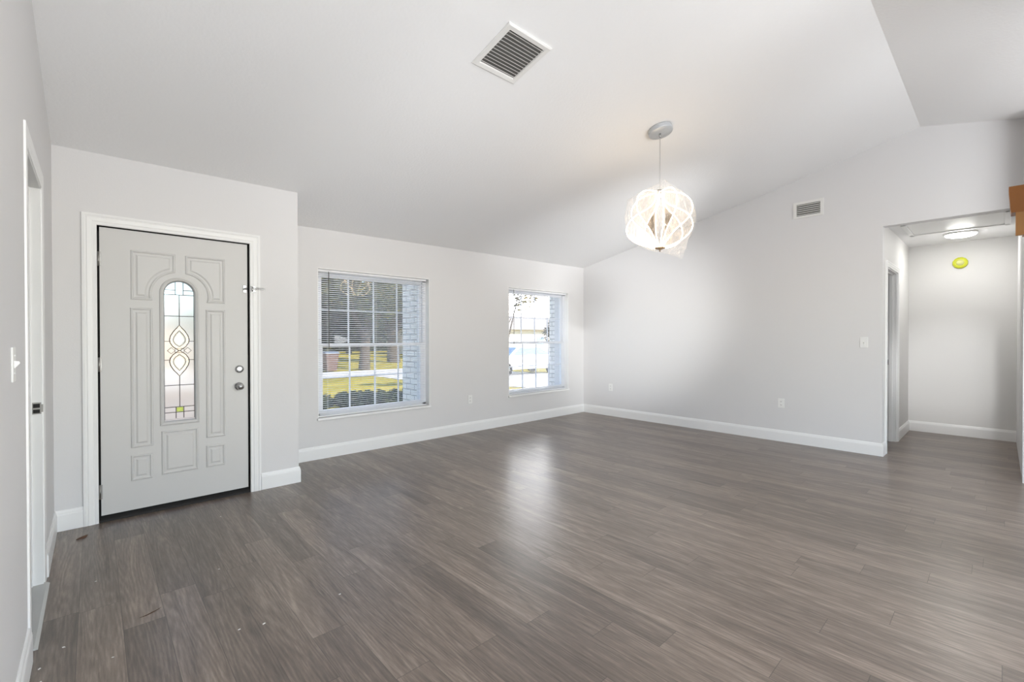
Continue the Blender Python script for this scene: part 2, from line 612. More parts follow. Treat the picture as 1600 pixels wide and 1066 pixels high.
# ------------------------------------------------------------------ room numbers (metres)
XL, XR, YD, YW = -0.20, 6.297, 4.297, 4.96
XB = 1.352                       # outer corner of the entry wall
YK, XK = -0.139, 6.06            # kitchen wall end / hall right side
YH, XH = 0.872, 8.36             # hall left side / hall end
YBACK = -3.5


def zc(x, y):
    z = 2.469 + .21 * (4.96 - max(y, 2)) + .0097 * (x - 1.567)
    if y < 2:
        z += .242 * (2 - max(y, .573))
    if y < .573:
        z -= .235 * (.573 - y)
    return z


# ------------------------------------------------------------------ floor and ceiling
f = MB()
f.box(-1.9, 8.5, YBACK, 4.30, -0.10, 0.0)
f.box(XB - 0.1, 8.5, 4.30, 5.02, -0.10, 0.0)
struct('floor', f, M_floor, 'dark grey brown wood plank floor', 'floor')

c = MB()
ys = [5.3, 4.96, 4.297, 3.5, 2.75, 2.0, 1.3, 0.573, -0.14, -1.0, -2.0, -3.6]
xs = [-0.32, 1.35, 3.2, 5.0, 6.42]
nx = len(xs)
vs = [(x, y, zc(x, y)) for y in ys for x in xs] + [(x, y, zc(x, y) + 0.25) for y in ys for x in xs]
off = len(ys) * nx
fs = []
for i in range(len(ys) - 1):
    for j in range(nx - 1):
        a = i * nx + j
        fs.append((a, a + 1, a + nx + 1, a + nx))
        fs.append((off + a, off + a + nx, off + a + nx + 1, off + a + 1))
c.add(vs, fs)
struct('ceiling', c, M_ceil, 'white textured vaulted ceiling', 'ceiling')

# ------------------------------------------------------------------ walls
TOP = 0.06


def wall_x(mb, x0, x1, y0, y1, z0=0.0, z1=None):
    """piece of a wall running along Y; top follows the vault when z1 is None"""
    if z1 is not None:
        mb.box(x0, x1, y0, y1, z0, z1)
        return
    cuts = sorted({y0, y1, *[q for q in (0.573, 2.0) if y0 < q < y1]})
    xm = (x0 + x1) / 2
    pts = [(y0, z0), (y1, z0)] + [(q, zc(xm, q) + TOP) for q in reversed(cuts)]
    mb.prism(pts, lambda a, b, d: (d, a, b), x0, x1)


# left wall with a doorway
DL0, DL1, DLT = 2.72, 3.43, 2.10
w = MB()
wall_x(w, XL - 0.11, XL, YBACK, DL0)
wall_x(w, XL - 0.11, XL, DL0, DL1, DLT + 0.02)
wall_x(w, XL - 0.11, XL, DL1, 4.55)
struct('wall_left', w, M_wall, 'light grey wall on the left with a doorway', 'wall')

# entry wall with front door opening
FD0, FD1, FDT = 0.0, 0.985, 2.112
w = MB()
w.box(XL - 0.11, FD0, YD, 4.55, 0, 2.72)
w.box(FD1, XB, YD, 4.55, 0, 2.72)
w.box(FD0, FD1, YD, 4.55, FDT, 2.72)
w.box(XB - 0.20, XB, 4.55, 5.27, -0.2, 2.72)
struct('wall_entry', w, M_wall, 'light grey wall around the front door', 'wall')

# window wall
W1 = (1.760, 3.152, 0.437, 2.053)
W2 = (4.524, 5.887, 0.437, 2.053)
w = MB()
w.box(XB, W1[0], YW, 5.27, -0.2, 2.66)
w.box(W1[1], W2[0], YW, 5.27, -0.2, 2.66)
w.box(W2[1], 8.5, YW, 5.27, -0.2, 2.66)
for a in (W1, W2):
    w.box(a[0], a[1], YW, 5.27, -0.2, a[2])
    w.box(a[0], a[1], YW, 5.27, a[3], 2.66)
struct('wall_window', w, M_wall, 'light grey wall holding the two windows', 'wall')

# right wall with the hall opening at its near end
w = MB()
wall_x(w, XR, XR + 0.11, YH, YW)
wall_x(w, XR, XR + 0.11, YK, YH, 2.505)
struct('wall_right', w, M_wall, 'light grey wall on the right, above the hall opening', 'wall')

# wall between hall and kitchen, and the unseen shell behind the camera
w = MB()
wall_x(w, XK, XK + 0.25, YBACK, YK)
w.box(XK + 0.25, 8.5, YK - 0.11, YK, 0, 2.62)
struct('wall_kitchen', w, M_wall, 'wall end at the right of the hall opening', 'wall')
w = MB()
w.box(-0.32, 0.6, YBACK - 0.12, YBACK, 0, 3.3)
w.box(4.6, 6.4, YBACK - 0.12, YBACK, 0, 3.3)
w.box(0.6, 4.6, YBACK - 0.12, YBACK, 2.4, 3.3)
struct('wall_back', w, M_wall)
w = MB()
w.box(3.6, 4.12, -0.48, -0.37, 0.0, 2.95)
struct('wall_pantry', w, M_wall)

# hall shell
HD0, HD1, HDT = 6.54, 7.315, 2.10
w = MB()
w.box(XR + 0.11, HD0, YH, YH + 0.11, 0, 2.62)
w.box(HD1, XH, YH, YH + 0.11, 0, 2.62)
w.box(HD0, HD1, YH, YH + 0.11, HDT + 0.02, 2.62)
struct('wall_hall_left', w, M_hall, 'bright white hall side wall with a doorway', 'wall')
w = MB()
w.box(XH, XH + 0.12, YK, 4.96, 0, 2.62)
struct('wall_hall_end', w, M_hall, 'pale wall at the end of the hall', 'wall')
w = MB()
w.box(XR + 0.11, 8.5, YK - 0.11, 4.96, 2.555, 2.65)
struct('ceiling_hall', w, M_ceil, 'flat white ceiling of the hall', 'ceiling')
# small room behind the left doorway
w = MB()
w.box(-1.9, -1.8, 1.6, 4.6, 0, 2.5)
w.box(-1.8, XL - 0.11, 1.6, 1.7, 0, 2.5)
w.box(-1.8, XL - 0.11, 4.5, 4.6, 0, 2.5)
w.box(-1.9, XL - 0.11, 1.6, 4.6, 2.5, 2.6)
struct('wall_washroom', w, M_hall)

# ------------------------------------------------------------------ baseboards
BBP = [(0, 0), (0.014, 0), (0.014, 0.108), (0.0125, 0.113), (0.0125, 0.118), (0.010, 0.122), (0.008, 0.134), (0.005, 0.140), (0, 0.140)]


def baseboard(name, pts, nrms, label):
    """pts: floor points along the wall; nrms: offset direction (mitred) at each"""
    mb = MB()
    n = len(BBP)
    vs = []
    for (x, y), (ox, oy) in zip(pts, nrms):
        for d, z in BBP:
            vs.append((x + ox * d, y + oy * d, z + 0.001))
    fs = []
    for i in range(len(pts) - 1):
        for j in range(n):
            j2 = (j + 1) % n
            fs.append((i * n + j, i * n + j2, (i + 1) * n + j2, (i + 1) * n + j))
    mb.add(vs, fs)
    mb.add(vs[:n], [tuple(range(n))])
    mb.add(vs[-n:], [tuple(range(n - 1, -1, -1))])
    return struct(name, mb, M_trim, label, 'baseboard')


baseboard('baseboard_left', [(XL, 3.51), (XL, YD), (-0.057, YD)], [(1, 0), (1, -1), (0, -1)], 'white baseboard in the left corner beside the front door')
baseboard('baseboard_near', [(XL, YBACK), (XL, 2.635)], [(1, 0), (1, 0)], 'white baseboard on the near left wall')
baseboard('baseboard_entry', [(1.048, YD), (XB, YD), (XB, YW), ], [(0, -1), (1, -1), (1, -1)], 'short white baseboard right of the front door')
baseboard('baseboard_window', [(XB + 0.014, YW), (XR, YW)], [(0, -1), (-1, -1)], 'long white baseboard under the windows')
baseboard('baseboard_right', [(XR, YW), (XR, YH), (XR + 0.16, YH)], [(-1, -1), (-1, -1), (0, -1)], 'white baseboard along the right wall')
baseboard('baseboard_hall', [(7.385, YH), (XH, YH), (XH, YK)], [(0, -1), (-1, -1), (-1, 0)], 'white baseboard around the hall end')

# ------------------------------------------------------------------ door casings
CAS = [(0, 0), (0, 0.010), (0.006, 0.014), (0.022, 0.013), (0.026, 0.016), (0.05, 0.018), (0.056, 0.015), (0.064, 0.019), (0.078, 0.017), (0.079, 0.0)]
CAS_OUT = [(-1, 0), (-1, 1), (1, 1), (1, 0)]


def casing(mb, a0, a1, zt, fn, scale=1.0):
    prof = [(w_ * scale, d) for w_, d in CAS]
    sweep_open(mb, [(a0, 0.001), (a0, zt), (a1, zt), (a1, 0.001)], CAS_OUT, prof, fn)


# front door -----------------------------------------------------------------
d1 = empty('door_1', (0.49, YD, 0), 'grey front door with an arched leaded glass panel', 'door', None, 'structure')
mb = MB()
casing(mb, 0.020, 0.966, 2.093, lambda a, b, d: (a, YD - d, b))
mb.build('casing', M_trim, d1)['label'] = 'white moulded door casing'
mb = MB()
mb.box(0.0, 0.021, YD, 4.55, 0, 2.112)
mb.box(0.965, 0.985, YD, 4.55, 0, 2.112)
mb.box(0.0, 0.985, YD, 4.55, 2.094, 2.112)
mb.build('jamb', M_gap, d1)
mb = MB()
mb.box(0.021, 0.05, 4.335, 4.36, 0.0, 2.094)
mb.box(0.935, 0.965, 4.335, 4.36, 0.0, 2.094)
mb.box(0.021, 0.965, 4.335, 4.36, 2.06, 2.094)
mb.build('weatherstrip', M_black, d1)['label'] = 'black rubber weatherstrip in the gap'
mb = MB()
mb.prism([(YD - 0.004, 0.001), (4.56, 0.001), (4.56, 0.038), (4.33, 0.038), (YD + 0.004, 0.012)], lambda a, b, d: (d, a, b), 0.021, 0.965)
mb.build('sill', M_black, d1)['label'] = 'black door sill under the door'

YF = 4.304                     # room face of the leaf
lf = MB()
LX0, LX1, LZ0, LZ1 = 0.033, 0.951, 0.046, 2.084
GX, GZ, GR, GB = 0.4885, 1.643, 0.0945, 0.676     # glass: centre x, spring z, radius, bottom
OR = 0.110                     # opening radius
lf.box(LX0, GX - OR, YF, YF + 0.044, LZ0, LZ1)
lf.box(GX + OR, LX1, YF, YF + 0.044, LZ0, LZ1)
lf.box(GX - OR, GX + OR, YF, YF + 0.044, LZ0, GB - 0.014)
NA = 24
arc = [(GX + OR * math.cos(math.pi * i / NA), GZ + OR * math.sin(math.pi * i / NA)) for i in range(NA + 1)]
for i in range(NA):
    (xa, za), (xb, zb) = arc[i], arc[i + 1]
    lf.prism([(xa, za), (xa, LZ1), (xb, LZ1), (xb, zb)], lambda a, b, d: (a, d, b), YF, YF + 0.044)


def inset(poly, w_):
    """inset a counter-clockwise polygon by w_ with mitres"""
    out = []
    n = len(poly)
    for i in range(n):
        p0, p1, p2 = Vector(poly[i - 1]), Vector(poly[i]), Vector(poly[(i + 1) % n])
        a = (p1 - p0).normalized()
        b = (p2 - p1).normalized()
        na, nb = Vector((-a.y, a.x)), Vector((-b.y, b.x))
        m = na + nb
        l2 = m.length_squared
        m = m * (2.0 / l2) if l2 > 0.2 else na
        out.append(tuple(p1 + m * w_))
    return out


def panel(mb, poly, prof, yf, fill=True):
    rings = []
    for w_, h in prof:
        rings.append([(a, yf - h, b) for a, b in (inset(poly, w_) if w_ else poly)])
    n = len(poly)
    vs = [p for r in rings for p in r]
    fs = []
    for i in range(len(rings) - 1):
        for j in range(n):
            j2 = (j + 1) % n
            fs.append((i * n + j, i * n + j2, (i + 1) * n + j2, (i + 1) * n + j))
    if fill:
        fs.append(tuple((len(rings) - 1) * n + j for j in range(n)))
    mb.add(vs, fs)


PPROF = [(0, 0.0), (0.004, 0.007), (0.010, 0.008), (0.015, 0.003), (0.019, 0.001), (0.030, 0.001), (0.040, 0.007)]


def rect(x0, x1, z0, z1):
    return [(x0, z0), (x1, z0), (x1, z1), (x0, z1)]


leaf_door = lf.build('leaf', M_door, d1)
mould = MB()
CR = 0.170
CZ = 1.632
aL0 = math.acos((0.463 - GX) / CR)
aL1 = math.pi - math.asin((1.583 - CZ) / CR)
polyL = [(0.200, 1.944), (0.200, 1.583)]
NB = 10
polyL += [(GX + CR * math.cos(aL1 + (aL0 - aL1) * i / NB), CZ + CR * math.sin(aL1 + (aL0 - aL1) * i / NB)) for i in range(NB + 1)]
polyL += [(0.463, 1.942)]
polyR = [(2 * GX - x, z) for x, z in reversed(polyL)]
polyR = [(x + 0.012, z - 0.002) for x, z in polyR]
for pl in (polyL, polyR):
    panel(mould, pl, PPROF, YF)
for r in ((0.196, 0.325, 0.498, 1.525), (0.657, 0.789, 0.502, 1.528), (0.195, 0.320, 0.257, 0.444), (0.655, 0.785, 0.267, 0.442), (0.372, 0.604, 0.267, 0.597)):
    panel(mould, rect(*r), PPROF, YF)
mould.build('raised_panel', M_door, leaf_door)
# frame round the glass
gf = MB()
archo = [(GX + 0.124 * math.cos(math.pi * i / NA), GZ + 0.124 * math.sin(math.pi * i / NA)) for i in range(NA + 1)]
gpoly = [(GX - 0.124, 0.636), (GX + 0.124, 0.636)] + archo
panel(gf, gpoly, [(0, 0.0), (0.003, 0.009), (0.010, 0.012), (0.016, 0.008), (0.022, 0.006), (0.0295, -0.012), (0.0295, -0.030)], YF, fill=False)
gf.build('glass_frame', M_door, leaf_door)
gl = MB()
archg = [(GX + 0.104 * math.cos(math.pi * i / NA), GZ + 0.104 * math.sin(math.pi * i / NA)) for i in range(NA + 1)]
gl.prism([(GX - 0.104, GB - 0.01), (GX + 0.104, GB - 0.01)] + archg, lambda a, b, d: (a, d, b), YF + 0.022, YF + 0.028)
pane = gl.build('glass_pane', M_obscure, d1)
pane['label'] = 'arched leaded obscure glass pane'
YG = YF + 0.020


def cx(px):
    return 0.394 + (px - 120) / 193 * 0.189


def cz(py):
    return 1.737 - (py - 90) / 915 * 1.061


def drop(sgn, s=1.0, n=20):
    """pointed drop of the leaded centre; sgn +1 upper, -1 lower"""
    z0 = 1.204
    pts = []
    prof = [(0.003, 0.0), (0.040, 0.030), (0.058, 0.060), (0.062, 0.085), (0.055, 0.115), (0.036, 0.150), (0.016, 0.175), (0.0, 0.197)]
    right = [(GX + a * s, z0 + sgn * (0.085 + (b - 0.085) * s)) for a, b in prof]
    left = [(2 * GX - a, b) for a, b in reversed(right[:-1])]
    return right + left


came = MB()


def cl(pts, r=0.0026):
    came.tube([(a, YG, b) for a, b in pts], r, 6)


xl, xr = cx(120), cx(313)
for py in (178, 320, 925, 960):
    cl([(xl, cz(py)), (xr, cz(py))])
cl([(xl, cz(780)), (xr, cz(780))])
cl([(xl, cz(147)), (cx(192), cz(147))])
cl([(cx(242), cz(147)), (xr, cz(147))])
cl([(GX, cz(178)), (GX, 1.401)])
cl([(GX, 1.007), (GX, cz(925))])
for px in (192, 242):
    cl([(cx(px), 1.732), (cx(px), cz(178))])
    cl([(cx(px), cz(925)), (cx(px), cz(1000))])
for sgn in (1, -1):
    zz = 1.204 + sgn * 0.072
    cl([(xl, zz), (GX - 0.060, zz)], 0.002)
    cl([(xr, zz), (GX + 0.060, zz)], 0.002)
    dp = drop(sgn)
    cl(dp + [dp[0]], 0.003)
    di = drop(sgn, 0.64)
    cl(di + [di[0]], 0.002)
for sx in (-1, 1):
    xc_ = GX + sx * 0.052
    dm = [(xc_ - 0.024, 1.204), (xc_, 1.228), (xc_ + 0.024, 1.204), (xc_, 1.180), (xc_ - 0.024, 1.204)]
    cl(dm, 0.002)
cl([(GX - 0.028, 1.188), (GX + 0.028, 1.188), (GX + 0.028, 1.220), (GX - 0.028, 1.220), (GX - 0.028, 1.188)], 0.002)
# came round the edge of the pane
edge = [(GX - GR, GB), (GX + GR, GB)] + [(GX + GR * math.cos(math.pi * i / NA), GZ + GR * math.sin(math.pi * i / NA)) for i in range(NA + 1)]
came.tube([(a, YG, b) for a, b in edge], 0.003, 6, closed=True)
o = came.build('lead_came', M_came, pane)
o['label'] = 'dark leaded lines with a pointed oval motif'


def bevel_piece(pts, mat, nm):
    b = MB()
    n = len(pts)
    cxm = sum(p[0] for p in pts) / n
    czm = sum(p[1] for p in pts) / n
    inner = [(cxm + (a - cxm) * 0.82, czm + (b_ - czm) * 0.82) for a, b_ in pts]
    vs = [(a, YF + 0.022, z) for a, z in pts] + [(a, YF + 0.0185, z) for a, z in inner]
    b.add(vs, [(i, (i + 1) % n, n + (i + 1) % n, n + i) for i in range(n)] + [tuple(range(n, 2 * n)), tuple(range(n - 1, -1, -1))])
    return b.build(nm, mat, pane)


for sgn in (1, -1):
    outer, inn = drop(sgn, 0.97), drop(sgn, 0.66)
    ring = MB()
    n = len(outer)
    vs = [(a, YF + 0.0205, z) for a, z in outer] + [(a, YF + 0.0205, z) for a, z in inn]
    vs += [(a, YF + 0.0215, z) for a, z in outer] + [(a, YF + 0.0215, z) for a, z in inn]
    fs = []
    for i in range(n):
        i2 = (i + 1) % n
        fs += [(i, i2, n + i2, n + i), (2 * n + i, 3 * n + i, 3 * n + i2, 2 * n + i2), (i, 2 * n + i, 2 * n + i2, i2), (n + i, n + i2, 3 * n + i2, 3 * n + i)]
    ring.add(vs, fs)
    ring.build('bevelled_ring', M_bevelp, pane)['label'] = 'peach bevelled glass ring'
    bevel_piece(drop(sgn, 0.60), M_bevelw, 'bevelled_jewel')
bevel_piece([(cx(196), cz(957)), (cx(238), cz(957)), (cx(238), cz(929)), (cx(196), cz(929))], M_bevely, 'yellow_square')['label'] = 'yellow green glass square'

# knobs, hinges, latch
kb = MB()
kb.lathe([(0.0, 0.0), (0.033, 0.0), (0.033, 0.004), (0.026, 0.010), (0.012, 0.014), (0.012, 0.030), (0.022, 0.038), (0.027, 0.050), (0.026, 0.060), (0.018, 0.068), (0.0, 0.070)], 28, (0.886, YF, 0.900), (0, -1, 0))
kb.build('door_knob', M_chrome, leaf_door)['label'] = 'satin chrome round knob'
kb = MB()
kb.lathe([(0.0, 0.0), (0.032, 0.0), (0.032, 0.006), (0.025, 0.014), (0.020, 0.016), (0.0, 0.016)], 28, (0.889, YF, 1.042), (0, -1, 0))
db = kb.build('deadbolt', M_chrome, leaf_door)
db['label'] = 'chrome deadbolt with a thumb turn'
for zz in (1.860, 1.115, 0.215):
    h = MB()
    h.lathe([(0.0, -0.05), (0.0065, -0.05), (0.0065, 0.05), (0.0, 0.05)], 12, (0.027, YF - 0.006, zz))
    h.box(0.0215, 0.040, YF - 0.004, YF + 0.001, zz - 0.05, zz + 0.05)
    h.build('hinge', M_steel, d1)
mb = MB()
mb.bbox(0.918, 0.944, YF - 0.006, YF, 1.680, 1.742, 0.002)
mb.lathe([(0, 0), (0.008, 0), (0.008, 0.03), (0.010, 0.034), (0, 0.036)], 14, (0.933, YF - 0.004, 1.711), (0, -1, 0))
sg = mb.build('swing_bar_guard', M_chrome, d1)
sg['label'] = 'chrome swing bar door guard'
mb = MB()
mb.bbox(0.972, 1.008, YD - 0.022, YD - 0.014, 1.684, 1.738, 0.002)
mb.tube([(0.99, YD - 0.028, 1.722), (1.06, YD - 0.036, 1.722), (1.078, YD - 0.038, 1.7165), (1.06, YD - 0.036, 1.711), (0.99, YD - 0.028, 1.711)], 0.0035, 8)
mb.lathe([(0, -0.022), (0.006, -0.022), (0.006, 0.022), (0, 0.022)], 12, (0.982, YD - 0.026, 1.711))
mb.build('swing_bar', M_chrome, sg)

# left doorway --------------------------------------------------------------
d2 = empty('door_2', (XL, 3.07, 0), 'open doorway in the near left wall with white frame', 'doorway', None, 'structure')
mb = MB()
casing(mb, DL0, DL1, DLT - 0.008, lambda a, b, d: (XL + d * 0.4, a, b))
mb.build('casing', M_trim, d2)
mb = MB()
mb.box(XL - 0.11, XL, DL0, DL0 + 0.018, 0, DLT)
mb.box(XL - 0.11, XL, DL1 - 0.018, DL1, 0.0, DLT)
mb.box(XL - 0.11, XL, DL0, DL1, DLT - 0.018, DLT + 0.02)
mb.box(XL - 0.075, XL - 0.04, DL1 - 0.030, DL1 - 0.018, 0.0, DLT - 0.018)
mb.build('jamb', M_trim, d2)
mb = MB()
mb.bbox(XL - 0.036, XL - 0.003, DL1 - 0.0205, DL1 - 0.0175, 0.905, 0.965, 0.001, 1)
mb.box(XL - 0.004, XL + 0.004, DL1 - 0.024, DL1 - 0.0185, 0.915, 0.955)
sp = mb.build('strike_plate', M_steel, d2)
sp['label'] = 'steel strike plate on the far jamb'
mb = MB()
mb.box(XL - 0.033, XL - 0.008, DL1 - 0.0212, DL1 - 0.0204, 0.910, 0.929)
mb.box(XL - 0.033, XL - 0.008, DL1 - 0.0212, DL1 - 0.0204, 0.938, 0.959)
mb.build('latch_hole', M_dark, sp)
mb = MB()
mb.prism([(XL - 0.12, 0.001), (XL + 0.022, 0.001), (XL + 0.010, 0.010), (XL - 0.12, 0.010)], lambda a, b, d: (a, d, b), DL0 + 0.002, DL1 - 0.002)
mb.build('threshold', M_marble, d2)['label'] = 'pale marble threshold strip'

# hall doorway --------------------------------------------------------------
d3 = empty('door_3', (6.93, YH, 0), 'doorway in the side wall of the hall', 'doorway', None, 'structure')
mb = MB()
casing(mb, HD0, HD1, HDT - 0.008, lambda a, b, d: (a, YH - d, b), 0.85)
mb.build('casing', M_trim, d3)
mb = MB()
mb.box(HD0, HD0 + 0.018, YH, YH + 0.11, 0, HDT)
mb.box(HD1 - 0.018, HD1, YH, YH + 0.11, 0, HDT)
mb.box(HD0, HD1, YH, YH + 0.11, HDT - 0.018, HDT + 0.02)
mb.box(HD1 - 0.030, HD1 - 0.018, YH + 0.04, YH + 0.075, 0, HDT - 0.018)
mb.box(HD0 + 0.018, HD1 - 0.018, YH + 0.04, YH + 0.075, HDT - 0.030, HDT - 0.018)
mb.build('jamb', M_trim, d3)
mb = MB()
mb.bbox(HD1 - 0.0205, HD1 - 0.0175, YH + 0.078, YH + 0.106, 0.955, 1.020, 0.001, 1)
sp = mb.build('strike_plate', M_steel, d3)
mb = MB()
mb.box(HD1 - 0.0212, HD1 - 0.0204, YH + 0.084, YH + 0.100, 0.975, 1.000)
mb.build('latch_hole', M_dark, sp)


# ------------------------------------------------------------------ windows
def make_window(idx, W, label):
    x0, x1, z0, z1 = W
    root = empty('window_%d' % idx, ((x0 + x1) / 2, 5.05, z0), label, 'window', None, 'structure')
    Y0, Y1 = 5.045, 5.115
    m_ = MB()
    m_.box(x0, x0 + 0.05, Y0, Y1, z0, z1)
    m_.box(x1 - 0.05, x1, Y0, Y1, z0, z1)
    m_.box(x0, x1, Y0, Y1, z1 - 0.04, z1)
    m_.box(x0, x1, Y0, Y1, z0, z0 + 0.035)
    m_.build('window_frame', M_vinyl, root)
    zm = 1.222
    for nm, za, zb, yy in (('upper_sash', zm - 0.018, z1 - 0.04, 5.088), ('lower_sash', z0 + 0.035, zm + 0.018, 5.058)):
        xa, xb = x0 + 0.05, x1 - 0.05
        s = MB()
        t = 0.032
        s.box(xa, xa + t, yy - 0.012, yy + 0.014, za, zb)
        s.box(xb - t, xb, yy - 0.012, yy + 0.014, za, zb)
        s.box(xa, xb, yy - 0.014, yy + 0.014, za, za + 0.036)
        s.box(xa, xb, yy - 0.014, yy + 0.014, zb - 0.036, zb)
        so = s.build(nm, M_vinyl, root)
        g_ = MB()
        g_.box(xa + t, xb - t, yy, yy + 0.004, za + 0.036, zb - 0.036)
        g_.build('glass_pane', M_glass, so)
        u_ = MB()
        gx0, gx1, gz0, gz1 = xa + t, xb - t, za + 0.036, zb - 0.036
        for i in (1, 2, 3):
            xx = gx0 + (gx1 - gx0) * i / 4
            u_.box(xx - 0.008, xx + 0.008, yy - 0.004, yy + 0.008, gz0, gz1)
        zz = (gz0 + gz1) / 2
        u_.box(gx0, gx1, yy - 0.0042, yy + 0.0082, zz - 0.008, zz + 0.008)
        u_.build('muntin', M_muntin, so)
    s = MB()
    s.bbox(x0 - 0.010, x1 + 0.010, YW - 0.022, YW + 0.006, z0 - 0.022, z0 + 0.002, 0.003)
    s.bbox(x0 + 0.001, x1 - 0.001, YW, 5.05, z0 - 0.02, z0 + 0.002, 0.001, 1)
    s.build('window_sill', M_sillw, root)
    # white returns of the opening
    s = MB()
    s.box(x0 - 0.001, x0 + 0.006, YW - 0.002, 5.045, z0, z1)
    s.box(x1 - 0.006, x1 + 0.001, YW - 0.002, 5.045, z0, z1)
    s.box(x0, x1, YW - 0.002, 5.045, z1 - 0.006, z1 + 0.001)
    s.build('jamb_return', M_sillw, root)
    return root


make_window(1, W1, 'larger-looking left window with white grid, next to the front door')
make_window(2, W2, 'right window with white grid, next to the room corner')


def make_blind(W, label, tilt_deg):
    x0, x1, z0, z1 = W
    xa, xb = x0 + 0.012, x1 - 0.03
    root = empty('window_blind', ((x0 + x1) / 2, 5.005, z1 - 0.03), label, 'blind', 'white mini blinds')
    h = MB()
    h.bbox(xa, xb, 4.99, 5.016, z1 - 0.034, z1 - 0.008, 0.002)
    h.build('head_rail', M_blind, root)
    s = MB()
    pitch, wid, tilt = 0.0225, 0.025, math.radians(tilt_deg)
    zt = z1 - 0.048
    zb_ = z0 + 0.036
    n = int((zt - zb_) / pitch)
    for i in range(n + 1):
        z = zt - i * pitch
        vs = []
        for a, cr in ((-0.5, 0.0), (-0.17, 0.0022), (0.17, 0.0022), (0.5, 0.0)):
            dy = a * wid * math.cos(tilt)
            dz = a * wid * math.sin(tilt) + cr
            vs += [(xa + 0.004, 5.003 + dy, z + dz), (xb - 0.004, 5.003 + dy, z + dz)]
        lower = [(x, y, zz - 0.0009) for x, y, zz in vs]
        fs = [(0, 1, 3, 2), (2, 3, 5, 4), (4, 5, 7, 6)] + [(8, 10, 11, 9), (10, 12, 13, 11), (12, 14, 15, 13)]
        fs += [(0, 8, 9, 1), (6, 7, 15, 14), (0, 2, 10, 8), (2, 4, 12, 10), (4, 6, 14, 12), (1, 9, 11, 3), (3, 11, 13, 5), (5, 13, 15, 7)]
        s.add(vs + lower, fs)
    s.build('slats', M_blind, root)
    b = MB()
    b.bbox(xa, xb, 4.991, 5.015, z0 + 0.006, z0 + 0.020, 0.002)
    b.build('bottom_rail', M_blind, root)
    for fx in (0.08, 0.5, 0.94):
        xx = xa + (xb - xa) * fx
        cdd = MB()
        for yy in (4.9905, 5.0155):
            cdd.tube([(xx, yy, z1 - 0.03), (xx, yy, z0 + 0.015)], 0.0009, 5)
        cdd.build('ladder_cord', M_blind, root)
    wd = MB()
    wd.tube([(xa + 0.115, 4.984, z1 - 0.03), (xa + 0.115, 4.982, z1 - 0.05), (xa + 0.116, 4.982, z1 - 0.86)], 0.0042, 6)
    wd.build('tilt_wand', M_wand, root)
    return root


make_blind(W1, 'white mini blind in the left window, lamp reflected behind it', -13)
make_blind(W2, 'white mini blind in the right window near the room corner', 1)


# ------------------------------------------------------------------ wall devices
def frame_fn(kind, off):
    """local (a along wall, d out of wall, z) -> world"""
    if kind == 'window':                    # wall faces -Y
        return lambda a, d, z: (a, off - d, z)
    if kind == 'right':                     # faces -X
        return lambda a, d, z: (off - d, a, z)
    return lambda a, d, z: (off + d, a, z)  # left wall faces +X


def mapped(mb, fn):
    m2 = MB()
    m2.v = [fn(*p) for p in mb.v]
    m2.f, m2.s = mb.f, mb.s
    return m2


def outlet(fn, a, z, label):
    root = empty('wall_outlet', fn(a, 0.0, z), label, 'outlet')
    m_ = MB()
    m_.bbox(a - 0.036, a + 0.036, 0.0, 0.006, z - 0.058, z + 0.058, 0.0025)
    mapped(m_, fn).build('cover_plate', M_plate, root)
    for s_ in (-1, 1):
        m_ = MB()
        zc_ = z + s_ * 0.0215
        pts = []
        for i in range(20):
            t = 2 * math.pi * i / 20
            pts.append((a + 0.0165 * math.cos(t), max(min(0.0165 * math.sin(t), 0.0125), -0.0125) + zc_))
        m_.prism(pts, lambda p, q, d: (p, d, q), 0.005, 0.0078)
        rc = mapped(m_, fn).build('receptacle', M_plate, root)
        m_ = MB()
        for dx in (-0.0065, 0.0065):
            m_.box(a + dx - 0.0012, a + dx + 0.0012, 0.0075, 0.0082, zc_ - 0.002, zc_ + 0.007)
        m_.box(a - 0.002, a + 0.002, 0.0075, 0.0082, zc_ - 0.009, zc_ - 0.005)
        mapped(m_, fn).build('slot', M_dark, rc)
    m_ = MB()
    m_.lathe([(0, 0.0055), (0.003, 0.0055), (0.003, 0.0072), (0, 0.0075)], 10, (a, 0, z), (0, 1, 0))
    mapped(m_, fn).build('screw', M_plate, root)
    return root


def switch(fn, a, z, label):
    root = empty('light_switch', fn(a, 0.0, z), label, 'light switch')
    m_ = MB()
    m_.bbox(a - 0.036, a + 0.036, 0.0, 0.006, z - 0.058, z + 0.058, 0.0025)
    mapped(m_, fn).build('cover_plate', M_plate, root)
    m_ = MB()
    m_.prism([(0.005, z - 0.012), (0.0075, z - 0.012), (0.019, z + 0.004), (0.017, z + 0.010), (0.005, z + 0.012)], lambda p, q, d: (d, p, q), a - 0.005, a + 0.005)
    mapped(m_, fn).build('toggle', M_plate, root)
    for s_ in (-1, 1):
        m_ = MB()
        m_.lathe([(0, 0.0055), (0.003, 0.0055), (0.003, 0.0072), (0, 0.0075)], 10, (a, 0, z + s_ * 0.03), (0, 1, 0))
        mapped(m_, fn).build('screw', M_plate, root)
    return root


FW, FR, FL = frame_fn('window', YW), frame_fn('right', XR), frame_fn('left', XL)
outlet(FW, 3.800, 0.452, 'white outlet on the wall between the two windows')
outlet(FR, 4.392, 0.474, 'white outlet on the right wall near the room corner')
outlet(FR, 1.855, 0.478, 'white outlet on the right wall below the small vent')
switch(FR, 1.032, 1.243, 'white light switch beside the hall opening')
switch(FL, 2.235, 1.213, 'white light switch on the near left wall, seen edge-on')

